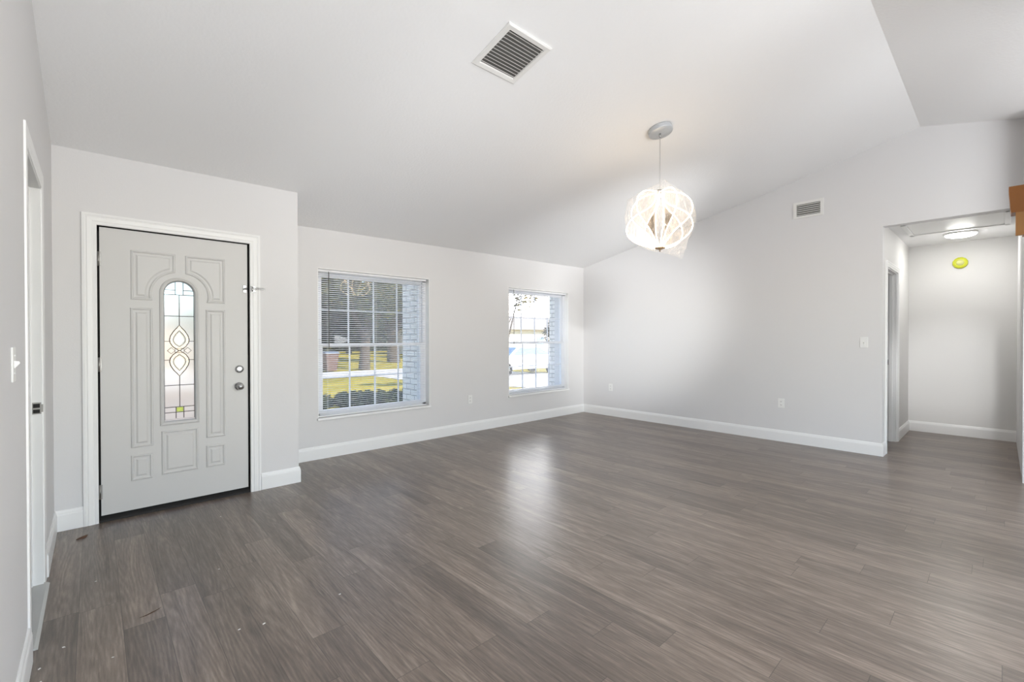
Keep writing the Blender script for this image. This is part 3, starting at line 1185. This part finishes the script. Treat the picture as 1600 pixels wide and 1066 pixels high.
# wall vent
va0, va1, vz0, vz1 = 1.415, 1.727, 2.744, 2.938
root = empty('wall_vent', (XR, (va0 + va1) / 2, vz0), 'small white louvered vent high on the right wall', 'vent')
m_ = MB()
ia0, ia1, iz0, iz1 = 1.447, 1.692, 2.768, 2.908
for r in ((va0, ia0, vz0, vz1), (ia1, va1, vz0, vz1), (ia0, ia1, vz0, iz0), (ia0, ia1, iz1, vz1)):
    m_.box(r[0], r[1], 0, 0.010, r[2], r[3])
mapped(m_, FR).build('vent_frame', M_ventw, root)
m_ = MB()
m_.box(ia0, ia1, 0.0, 0.001, iz0, iz1)
mapped(m_, FR).build('duct_opening', M_duct, root)
for i in range(6):
    m_ = MB()
    zz = iz0 + (iz1 - iz0) * (i + 0.55) / 6
    m_.prism([(0.001, zz + 0.004), (0.002, zz + 0.005), (0.012, zz - 0.004), (0.011, zz - 0.007)], lambda p, q, d: (d, p, q), ia0, ia1)
    mapped(m_, FR).build('louver', M_ventw, root)

# ceiling vent (lies in the slope)
VCX, VCY = 1.9365, 2.092
vz = zc(VCX, VCY)
slope = math.atan(0.21)
root = empty('ceiling_vent', (VCX, VCY, vz), 'square white louvered vent in the sloped ceiling', 'vent')
root.rotation_euler = (-slope, math.atan(-0.0097), 0)


def ch(mb, name, mat, par):
    o = mb.build(name, mat)
    o.parent = par
    o.matrix_parent_inverse = Matrix()
    return o


m_ = MB()
S0, S1 = 0.181, 0.142
pr = [(S0, 0.002), (S0, -0.006), (S0 - 0.008, -0.012), (S1 + 0.004, -0.010), (S1, -0.004), (S1, 0.002)]
vs = []
for sx, sy in ((-1, -1), (1, -1), (1, 1), (-1, 1)):
    vs += [(sx * r, sy * r, z) for r, z in pr]
n = len(pr)
m_.add(vs, [(i * n + j, i * n + j + 1, ((i + 1) % 4) * n + j + 1, ((i + 1) % 4) * n + j) for i in range(4) for j in range(n - 1)])
ch(m_, 'vent_frame', M_ventw, root)
m_ = MB()
m_.box(-S1, S1, -S1, S1, -0.0012, -0.0004)
ch(m_, 'duct_opening', M_duct, root)
for i in range(12):
    m_ = MB()
    yy = -S1 + 2 * S1 * (i + 0.5) / 12
    m_.prism([(yy - 0.0075, -0.0112), (yy - 0.0062, -0.0118), (yy + 0.0062, -0.0022), (yy + 0.005, -0.0016)], lambda p, q, d: (d, p, q), -S1, S1)
    ch(m_, 'louver', M_ventw, root)

# ------------------------------------------------------------------ pendant lamp
PX, PY, PT, PB = 3.610, 2.010, 2.562, 2.080
cz0 = zc(PX, PY)
lamp = empty('pendant_lamp', (PX, PY, PB), 'glowing globe pendant of looped LED strips under plastic wrap', 'pendant lamp')
m_ = MB()
nrm = Vector((-0.0097, 0.21, -1)).normalized() * -1
nrm = Vector((0.0097 * -1, 0.21, 1)).normalized()
m_.lathe([(0, -0.002), (0.100, -0.002), (0.102, -0.006), (0.102, -0.034), (0.098, -0.040), (0, -0.041)], 40, (PX, PY, cz0), nrm)
m_.build('canopy', M_canopy, lamp)['label'] = 'pale grey round ceiling canopy'
m_ = MB()
m_.lathe([(0, -0.075), (0.006, -0.075), (0.009, -0.06), (0.009, -0.036), (0, -0.036)], 14, (PX, PY, cz0))
m_.build('cord_grip', M_chrome, lamp)
m_ = MB()
m_.tube([(PX, PY, cz0 - 0.05), (PX, PY, PT + 0.01)], 0.0024, 6)
m_.build('cord', M_cord, lamp)
m_ = MB()
m_.lathe([(0, PB - 0.030 - PB), (0.004, -0.030), (0.005, -0.016), (0.014, -0.012), (0.046, 0.000), (0.047, 0.005), (0, 0.010)], 24, (PX, PY, PB - 0.006))
m_.build('finial', M_bronze, lamp)['label'] = 'bronze bottom cap'
m_ = MB()
m_.lathe([(0, -0.012), (0.03, -0.012), (0.034, 0.0), (0.03, 0.014), (0, 0.016)], 24, (PX, PY, PT))
m_.build('hub', M_chrome, lamp)
profA = [(0.030, 0.0), (0.10, 0.005), (0.19, 0.045), (0.255, 0.16), (0.272, 0.30), (0.250, 0.44), (0.190, 0.57), (0.125, 0.69), (0.075, 0.82), (0.035, 0.95), (0.028, 1.0)]
profB = [(0.030, 0.0), (0.036, 0.10), (0.055, 0.20), (0.110, 0.30), (0.185, 0.385), (0.250, 0.50), (0.282, 0.64), (0.270, 0.78), (0.205, 0.90), (0.11, 0.975), (0.030, 1.0)]


def catmull(pts, k=5):
    P = [pts[0]] + pts + [pts[-1]]
    out = []
    for i in range(1, len(P) - 2):
        p0, p1, p2, p3 = (Vector(q) for q in P[i - 1:i + 3])
        for s_ in range(k):
            t = s_ / k
            out.append(0.5 * ((2 * p1) + (p2 - p0) * t + (2 * p0 - 5 * p1 + 4 * p2 - p3) * t * t + (3 * p1 - p0 - 3 * p2 + p3) * t ** 3))
    out.append(Vector(pts[-1]))
    return out


AX = _R.normalized()                       # strip 0 points along this direction
AY = Vector((-math.sin(YAW), -math.cos(YAW), 0))
for i in range(10):
    th = math.radians(36 * i + 7)
    prof = profA if i % 2 == 0 else profB
    dirv = AX * math.cos(th) + AY * math.sin(th)
    cur = catmull(prof)
    pts = [Vector((PX, PY, PT - (PT - PB) * q.y)) + dirv * q.x for q in cur]
    t_ = MB().tube(pts, 0.0040, 8)
    strip = t_.build('led_strip', M_led, lamp)
    # clear acrylic blade inside each loop
    b = MB()
    side = dirv.cross(Vector((0, 0, 1))) * 0.0015
    n = len(pts)
    vs = []
    for q, p in zip(cur, pts):
        ax_ = Vector((PX, PY, p.z)) + dirv * min(0.045, max(q.x - 0.02, 0.012))
        ou = Vector((PX, PY, p.z)) + dirv * max(q.x - 0.006, 0.013)
        vs += [ax_ - side, ou - side, ou + side, ax_ + side]
    fs = []
    for k_ in range(n - 1):
        for j in range(4):
            j2 = (j + 1) % 4
            fs.append((k_ * 4 + j, k_ * 4 + j2, (k_ + 1) * 4 + j2, (k_ + 1) * 4 + j))
    b.add(vs, fs)
    b.build('acrylic_blade', M_acry, lamp)
# crumpled wrap
bm = bmesh.new()
bmesh.ops.create_icosphere(bm, subdivisions=5, radius=1.0)
mid = Vector((PX, PY, 2.325))
peaks = []
for lat, z, toward, wd in ((0.03, 2.668, 0.03, 9.0), (-0.305, 2.468, 0.06, 10.0), (0.185, 1.955, 0.05, 9.0), (-0.22, 2.52, -0.1, 9.0), (0.23, 2.47, -0.15, 7.0)):
    pv = AX * lat + AY * toward + Vector((0, 0, z - mid.z))
    peaks.append((pv.normalized(), pv.length, wd))
for v in bm.verts:
    d = v.co.normalized()
    base = 1.0 / math.sqrt((d.x ** 2 + d.y ** 2) / 0.285 ** 2 + d.z ** 2 / 0.262 ** 2)
    r = base
    for pd, pl_, wd in peaks:
        b0 = 1.0 / math.sqrt((pd.x ** 2 + pd.y ** 2) / 0.285 ** 2 + pd.z ** 2 / 0.262 ** 2)
        cosa = max(-1, min(1, d.dot(pd)))
        r += (pl_ - b0) * math.exp(-math.acos(cosa) * wd * 0.52)
    nz = noise.noise(d * 6.0) * 0.012 + abs(noise.noise(d * 14.0 + Vector((3, 1, 2)))) * 0.012
    v.co = mid + d * (r + nz)
MB().addbm(bm).build('plastic_wrap', M_film, lamp)['label'] = 'crumpled clear plastic wrap with pointed corners'

# ------------------------------------------------------------------ hall things
HL = (7.66, 0.33)
root = empty('ceiling_light', (HL[0], HL[1], 2.555), 'round lit dome light on the hall ceiling', 'ceiling light')
m_ = MB()
m_.lathe([(0, 0), (0.150, 0), (0.152, -0.012), (0.147, -0.022), (0, -0.022)], 40, (HL[0], HL[1], 2.555))
m_.build('trim_ring', M_plate, root)
m_ = MB()
m_.lathe([(0, -0.052), (0.05, -0.051), (0.095, -0.046), (0.128, -0.035), (0.142, -0.020)], 40, (HL[0], HL[1], 2.555))
m_.build('diffuser', M_dome, root)['label'] = 'glowing white dome'

root = empty('attic_hatch', (7.10, 0.35, 2.555), 'white framed attic hatch in the hall ceiling', 'attic hatch')
m_ = MB()
hx0, hx1, hy0, hy1 = 6.62, 7.42, -0.07, 0.765
t = 0.045
for r in ((hx0, hx0 + t, hy0, hy1), (hx1 - t, hx1, hy0, hy1), (hx0, hx1, hy0, hy0 + t), (hx0, hx1, hy1 - t, hy1)):
    m_.bbox(r[0], r[1], r[2], r[3], 2.540, 2.556, 0.003)
m_.build('trim_frame', M_trim, root)
m_ = MB()
m_.box(hx0 + t + 0.004, hx1 - t - 0.004, hy0 + t + 0.004, hy1 - t - 0.004, 2.549, 2.556)
m_.build('panel', M_trim, root)

root = empty('smoke_detector', (XH, 0.362, 2.275), 'smoke detector under a yellow cap on the hall end wall', 'smoke detector')
m_ = MB()
m_.lathe([(0, 0), (0.074, 0), (0.076, 0.012), (0.070, 0.026), (0.050, 0.034), (0, 0.034)], 12, (XH, 0.362, 2.275), (-1, 0, 0), smooth=False)
m_.build('dust_cap', M_yellow, root)['label'] = 'yellow faceted dust cap'
m_ = MB()
m_.lathe([(0.0, 0.033), (0.038, 0.033), (0.034, 0.040), (0, 0.042)], 24, (XH, 0.362, 2.275), (-1, 0, 0))
m_.build('cap_centre', M_detect, root)

# wooden cabinet at the right edge
CXF = 4.0
root = empty('wall_cabinet', (CXF, -0.37, 1.90), 'brown wooden cabinet end with cornice at the right edge', 'cabinet')
m_ = MB()
m_.bbox(CXF, CXF + 0.02, -0.37, -0.075, 1.900, 2.06, 0.002)
m_.bbox(CXF + 0.02, CXF + 0.10, -0.37, -0.085, 1.900, 2.06, 0.002)
m_.build('body', M_wood, root)
m_ = MB()
m_.bbox(CXF - 0.012, CXF + 0.01, -0.092, -0.058, 1.898, 2.04, 0.002)
m_.build('door_edge', M_woodlt, root)['label'] = 'lighter wood door edge'
m_ = MB()
m_.prism([(-0.37, 2.035), (-0.040, 2.035), (-0.038, 2.05), (-0.030, 2.17), (-0.030, 2.19), (-0.37, 2.19)], lambda a, b, d: (d, a, b), CXF - 0.015, CXF + 0.11)
m_.build('cornice', M_wood, root)

# ------------------------------------------------------------------ crumbs on the floor
m_ = MB()
pts = [(-0.035, 0.0), (-0.015, 0.012), (0.012, 0.010), (0.040, 0.022), (0.022, 0.002), (0.002, -0.008), (-0.026, -0.012)]
n = len(pts)
vs = [(x, y, 0.004 + 0.006 * noise.noise(Vector((x * 60, y * 60, 0.3)))) for x, y in pts]
vs = [(x, y, max(z, 0.002)) for x, y, z in vs]
vs += [(x, y, z + 0.003) for x, y, z in vs] + [(0, 0.002, 0.012), (0, 0.002, 0.015)]
fs = []
for i in range(n):
    j = (i + 1) % n
    fs += [(i, j, n + j, n + i), (n + i, n + j, 2 * n + 1), (j, i, 2 * n)]
m_.add(vs, fs)
o = m_.build('dry_leaf', M_leafbit, None, (-0.06, 4.04, 0.0))
o.rotation_euler = (0, 0, 0.5)
tag(o, 'small dry brown leaf on the floor near the front door', 'leaf')
m_ = MB()
m_.tube([(-0.075, 0.0, 0.002), (-0.03, -0.006, 0.003), (0.01, 0.004, 0.004), (0.05, 0.016, 0.003), (0.085, 0.036, 0.002)], [0.0015, 0.004, 0.005, 0.003, 0.001], 6)
o = m_.build('dry_twig', M_leafbit, None, (0.19, 2.72, 0.0))
o.scale = (0.55, 0.55, 0.4)
o.rotation_euler = (0, 0, 0.2)
tag(o, 'thin dry brown twig on the floor in the left foreground', 'twig')
chip_spots = [(-0.10, 2.67, 1.2), (-0.165, 2.56, 1.0), (-0.155, 2.46, 1.0), (0.56, 2.27, 1.3), (0.47, 2.30, 1.0), (0.51, 2.98, 0.9), (0.67, 3.85, 0.9), (0.91, 2.27, 1.0), (0.0, 3.28, 0.8), (0.05, 2.45, 0.8)]
m_ = MB()
m_.add([(-0.006, -0.003, 0.0006), (0.005, -0.004, 0.0006), (0.007, 0.002, 0.0006), (-0.002, 0.004, 0.0006), (0.0005, 0.0, 0.003)],
       [(0, 1, 4), (1, 2, 4), (2, 3, 4), (3, 0, 4), (3, 2, 1, 0)])
chip = m_.build('paint_chip', M_chip, None, (chip_spots[0][0], chip_spots[0][1], 0))
tag(chip, 'tiny white paint chip on the dark floor, left foreground', 'paint chip', 'white paint chips on the floor')
for i, (x, y, s_) in enumerate(chip_spots):
    o = chip if i == 0 else chip.copy()
    if i:
        C.objects.link(o)
    o.location = (x, y, 0)
    o.scale = (s_, s_, s_)
    o.rotation_euler = (0, 0, random.uniform(0, 6.28))


# ------------------------------------------------------------------ outside
def gz(y):
    return -.15 if y < 6 else (-.6 if y > 18 else -.15 - .45 * (y - 6) / 12)


def strip(x0, x1, ylist, dz, nxs=2):
    m = MB()
    xs_ = [x0 + (x1 - x0) * i / (nxs - 1) for i in range(nxs)]
    vs_ = [(x, y, gz(y) + dz) for y in ylist for x in xs_]
    m.add(vs_, [(i * nxs + j, i * nxs + j + 1, (i + 1) * nxs + j + 1, (i + 1) * nxs + j) for i in range(len(ylist) - 1) for j in range(nxs - 1)])
    return m


struct('ground_lawn', strip(-60, 140, [5.27, 6, 9, 12, 15, 18, 40, 140], 0.0), M_grass, 'sunlit yellow green lawn outside', 'lawn')
struct('ground_street', strip(-60, 140, [21.1, 24.9], 0.02), M_street, 'pale street beyond the lawn', 'street')
struct('ground_driveway', strip(10.2, 17.0, [7, 9, 12, 15, 18, 21.1], 0.015), M_street, 'pale concrete driveway seen through the right window', 'driveway')
struct('ground_walkway', strip(-16.0, XB - 0.1, [4.55, 5.5, 6], 0.012), M_concrete, 'concrete walk outside the front door', 'walkway')
struct('ground_forecourt', strip(-16.0, 3.5, [6, 9, 12, 15, 18, 21.1], 0.012), M_concrete, 'beige concrete seen blurred through the door glass', 'driveway')
struct('ground_forecourt_far', strip(-16.0, 8.6, [24.9, 40, 53.9], 0.012), M_concrete, 'beige concrete beyond the street, behind the door glass', 'driveway')
struct('ground_bounce', strip(3.9, 10.0, [5.28, 6, 7.5, 9.0], 0.02), M_street, 'added pale bounce slab under the right window, out of view', 'bounce slab')  # unseen slab added to bounce sunlight up to the ceiling
# painted brick piers right of the windows
m_ = MB()
m_.box(3.16, 3.62, 5.272, 5.66, -0.2, 2.75)
tag(m_.build('brick_pier', M_brick), 'white painted brick pier outside, right of the left window', 'pier', None, 'structure')
m_ = MB()
m_.box(5.895, 6.4, 5.272, 5.40, -0.2, 2.75)
tag(m_.build('brick_pier', M_brick), 'white painted brick pier outside, right of the right window', 'pier', None, 'structure')


def leaf_cloud(n, centre, radii, size, clumps, seed, cr=None):
    rnd = random.Random(seed)
    m = MB()
    cl_ = []
    for i in range(clumps):
        while True:
            p = Vector((rnd.uniform(-1, 1), rnd.uniform(-1, 1), rnd.uniform(-1, 1)))
            if p.length < 1:
                break
        cl_.append((Vector((p.x * radii[0], p.y * radii[1], p.z * radii[2])), rnd.uniform(0.25, 0.5) * (cr or min(radii))))
    vs_, fs_ = [], []
    for i in range(n):
        cc, cr = cl_[rnd.randrange(clumps)]
        p = Vector((rnd.gauss(0, 1), rnd.gauss(0, 1), rnd.gauss(0, 1))).normalized() * cr * rnd.uniform(0.5, 1.0)
        q = Vector(centre) + cc + p
        a = Vector((rnd.gauss(0, 1), rnd.gauss(0, 1), rnd.gauss(0, 1))).normalized()
        b = a.orthogonal().normalized()
        s_ = size * rnd.uniform(0.6, 1.3)
        o_ = len(vs_)
        vs_ += [q - a * s_, q + b * s_ * 0.45, q + a * s_, q - b * s_ * 0.45]
        fs_.append((o_, o_ + 1, o_ + 2, o_ + 3))
    m.add(vs_, fs_)
    return m


def tree(x, y, h, spread, label, leafmat, seed, n=5000, lean=0.0, fork=True, tr=0.28, kind='tree', size=0.16, low=0.42):
    z = gz(y)
    root = empty('garden_tree', (x, y, z), label, kind, 'trees across the lawn')
    rnd = random.Random(seed)
    t_ = MB()
    t_.tube([(x, y, z - 0.1), (x + lean * 0.2, y, z + h * 0.15), (x + lean * 0.6, y, z + h * 0.3), (x + lean, y, z + h * 0.62)], [tr * 1.25, tr, tr * 0.85, tr * 0.35], 10)
    t_.build('trunk', M_bark, root)
    if fork:
        for k_ in range(4):
            an = rnd.uniform(0, 6.28)
            e = Vector((math.cos(an) * spread * 0.6, math.sin(an) * spread * 0.6, h * rnd.uniform(0.5, 0.75)))
            b_ = MB()
            b_.tube([(x + lean * 0.4, y, z + h * 0.2), (x + lean * 0.4 + e.x * 0.4, y + e.y * 0.4, z + h * 0.36), (x + lean + e.x, y + e.y, z + e.z)], [tr * 0.6, tr * 0.42, tr * 0.12], 7)
            b_.build('branch', M_bark, root)
    lc = leaf_cloud(n, (x + lean, y, z + h * (low + 1) / 2), (spread, spread, h * (1 - low) / 2), size, 26, seed)
    lc.build('foliage', leafmat, root)
    return root


tree(11.9, 25.9, 8.5, 2.7, 'leaning-trunk tree across the street, centre of the left window', M_leafA, 11, 7000, 0.3, low=0.26)
tree(17.2, 32.2, 9.5, 3.2, 'thick-trunk tree across the street, right part of the left window', M_leafA, 12, 8000, -0.3, tr=0.42, low=0.26)
tree(7.0, 32.5, 9.5, 3.9, 'dark tree across the street, left part of the left window', M_leafB, 13, 7000, 0.1, low=0.14)
tree(14.2, 42.0, 11.0, 5.0, 'big dark tree far behind the trunks, left window', M_leafB, 17, 8000, 0.1, low=0.08, size=0.24)
tree(22.0, 52.0, 12.0, 4.2, 'dark far tree at the right edge of the left window', M_leafB, 18, 7000, 0.1, low=0.08, size=0.24)
tree(9.0, 10.8, 5.2, 0.85, 'yellow-leaved tree at the top left of the right window', M_leafC, 14, 1500, 1.35, tr=0.035, size=0.09, low=0.50)
tree(36.0, 31.5, 5.0, 1.7, 'slim green tree by the far house, right window', M_leafB, 15, 2500, 0.0, tr=0.14, low=0.15)
tree(25.5, 33.0, 8.5, 3.0, 'pale tree beside the far house, centre of the right window', M_leafA, 16, 4000, 0.0, tr=0.2, low=0.25)


def hedge(name, x0, x1, y, h, label, mat, seed, n, size, cr, ry=0.9):
    z = gz(y)
    m = leaf_cloud(n, ((x0 + x1) / 2, y, z + h / 2), ((x1 - x0) / 2, ry, h / 2), size, 90, seed, cr)
    o_ = m.build(name, mat)
    return tag(o_, label, 'hedge')


hedge('leafy_hedge', 17, 55, 62.0, 10.0, 'tall dark hedge far behind the trees, left window', M_leafB, 21, 22000, 0.85, 6.0, 2.0)
hedge('leafy_hedge', 3.6, 7.4, 10.7, 0.16, 'low hedge outside at the foot of the left window', M_leafB, 22, 11000, 0.07, 0.40, 1.1)

# wheeled bin
bx, by = 9.75, 25.6
bz = gz(by)
root = empty('wheeled_bin', (bx, by, bz), 'brown wheeled bin with grey lid by the street, left window', 'bin')
m_ = MB()
vs = [(bx + sx * 0.27, by + sy * 0.30, bz + 0.06) for sx, sy in ((-1, -1), (1, -1), (1, 1), (-1, 1))]
vs += [(bx + sx * 0.36, by + sy * 0.38, bz + 1.02) for sx, sy in ((-1, -1), (1, -1), (1, 1), (-1, 1))]
m_.add(vs, [(0, 1, 5, 4), (1, 2, 6, 5), (2, 3, 7, 6), (3, 0, 4, 7), (3, 2, 1, 0), (4, 5, 6, 7)])
m_.build('body', M_bin, root)
m_ = MB()
m_.prism([(by - 0.42, bz + 1.02), (by + 0.42, bz + 1.02), (by + 0.40, bz + 1.16), (by - 0.1, bz + 1.14), (by - 0.40, bz + 1.07)], lambda a, b, d: (d, a, b), bx - 0.39, bx + 0.39)
m_.build('lid', M_binlid, root)
for s_ in (-1, 1):
    m_ = MB()
    m_.lathe([(0, -0.03), (0.11, -0.03), (0.12, 0), (0.11, 0.03), (0, 0.03)], 16, (bx + s_ * 0.30, by + 0.30, bz + 0.12), (1, 0, 0))
    m_.build('wheel', M_rubber, root)


def make_car(x, y, rz, label, cat='car'):
    z = gz(y) + 0.02
    root = empty('parked_car', (x, y, z), label, cat)
    root.rotation_euler = (0, 0, rz)
    L = 2.3
    prof = [(-L, 0.35), (-L, 0.62), (-L + .08, 0.80), (-1.45, 0.93), (-1.2, 0.95), (-0.62, 1.36), (-0.2, 1.43), (0.45, 1.42), (0.8, 1.36), (1.5, 0.98), (2.12, 0.90), (L, 0.72), (L, 0.40), (2.1, 0.28), (-2.1, 0.28)]
    m = MB()
    stations = [(-0.90, 0.93), (-0.86, 0.97), (-0.70, 1.0), (0.70, 1.0), (0.86, 0.97), (0.90, 0.93)]
    vs_ = []
    n_ = len(prof)
    for wy, sc_ in stations:
        for px, pz in prof:
            yy = wy * (1.0 if pz < 0.96 else 1.0 - (pz - 0.96) * 0.42)
            vs_.append((px * sc_, yy, 0.5 + (pz - 0.5) * (sc_ * 0.5 + 0.5)))
    fs_ = [(i * n_ + j, i * n_ + (j + 1) % n_, (i + 1) * n_ + (j + 1) % n_, (i + 1) * n_ + j) for i in range(len(stations) - 1) for j in range(n_)]
    fs_ += [tuple(range(n_)), tuple(range(len(stations) * n_ - 1, (len(stations) - 1) * n_ - 1, -1))]
    m.add(vs_, fs_, True)
    ch(m, 'body', M_carp, root)
    for s_ in (-1, 1):
        m = MB()
        yb, yt = s_ * 0.885, s_ * 0.760
        q = [(-1.02, 0.985), (-0.55, 1.33), (0.62, 1.34), (1.22, 1.02)]
        vs_ = [(a, (yb if b < 1.1 else yt) + s_ * 0.012, b) for a, b in q]
        vs_ += [(a, (yb if b < 1.1 else yt) - s_ * 0.02, b) for a, b in q]
        m.add(vs_, [(0, 1, 2, 3), (7, 6, 5, 4), (0, 4, 5, 1), (1, 5, 6, 2), (2, 6, 7, 3), (3, 7, 4, 0)])
        ch(m, 'side_window', M_carg, root)
    for q, nm in (([(-1.18, 0.97), (-0.66, 1.345)], 'rear_window'), ([(0.84, 1.355), (1.46, 1.01)], 'windshield')):
        m = MB()
        (a0, b0), (a1, b1) = q
        nv = Vector((-(b1 - b0), 0, a1 - a0)).normalized()
        nv = nv if nv.z > 0 else -nv
        vs_ = []
        for off in (0.012, -0.02):
            for (aa, bb) in ((a0, b0), (a1, b1)):
                hw = 0.78 if bb < 1.1 else 0.66
                vs_ += [(aa + nv.x * off, -hw, bb + nv.z * off), (aa + nv.x * off, hw, bb + nv.z * off)]
        m.add(vs_, [(0, 1, 3, 2), (4, 6, 7, 5), (0, 4, 5, 1), (2, 3, 7, 6), (0, 2, 6, 4), (1, 5, 7, 3)])
        ch(m, nm, M_carg, root)
    for wx in (-1.38, 1.40):
        for s_ in (-1, 1):
            m = MB()
            m.lathe([(0, -0.1), (0.27, -0.1), (0.32, -0.07), (0.32, 0.07), (0.27, 0.1), (0.17, 0.1), (0.15, 0.085), (0, 0.085)], 24, (wx, s_ * 0.82, 0.32), (0, s_, 0))
            wo = ch(m, 'wheel', M_rubber, root)
            m = MB()
            m.lathe([(0, 0.088), (0.16, 0.088), (0.15, 0.095), (0, 0.105)], 12, (wx, s_ * 0.82, 0.32), (0, s_, 0))
            ch(m, 'hubcap', M_chrome, wo)
    return root


make_car(15.9, 16.6, math.radians(-8), 'white sedan parked outside, seen through the right window')

# houses across the street
M_houseb = plain('beige_house_stucco', srgb(142, 122, 98), 0.8)
M_roofb = plain('beige_house_shingle', srgb(112, 108, 108), 0.9, mottle=0.2)


def make_house(hx, hy, half, mat, roofmat, label):
    hz = gz(hy)
    root = empty('neighbour_house', (hx, hy, hz), label, 'house')
    m_ = MB()
    m_.box(hx - half, hx + half, hy - 4, hy + 5, hz - 0.1, hz + 3.0)
    m_.build('wall', mat, root)
    m_ = MB()
    m_.prism([(hy - 4.8, hz + 2.95), (hy + 0.5, hz + 4.9), (hy + 5.8, hz + 2.95)], lambda a, b, d: (d, a, b), hx - half - 0.6, hx + half + 0.6)
    m_.build('roof', roofmat, root)
    for fx in (-0.7, -0.35, 0.31, 0.69):
        wx = fx * half
        m_ = MB()
        m_.box(hx + wx - 0.8, hx + wx + 0.8, hy - 4.06, hy - 3.99, hz + 0.9, hz + 2.2)
        wf = m_.build('house_window', M_vinyl, root)
        m_ = MB()
        m_.box(hx + wx - 0.7, hx + wx + 0.7, hy - 4.08, hy - 4.05, hz + 1.0, hz + 2.1)
        m_.build('pane', M_carg, wf)
    m_ = MB()
    m_.box(hx - 1.6, hx + 1.6, hy - 4.05, hy - 3.99, hz, hz + 2.2)
    m_.build('garage_door', M_trim, root)
    return root


make_house(40.0, 46.0, 13.0, M_house, M_roof, 'pale one-storey house across the street, right window')
make_house(1.0, 58.0, 8.5, M_houseb, M_roofb, 'beige house blurred behind the leaded glass of the front door')
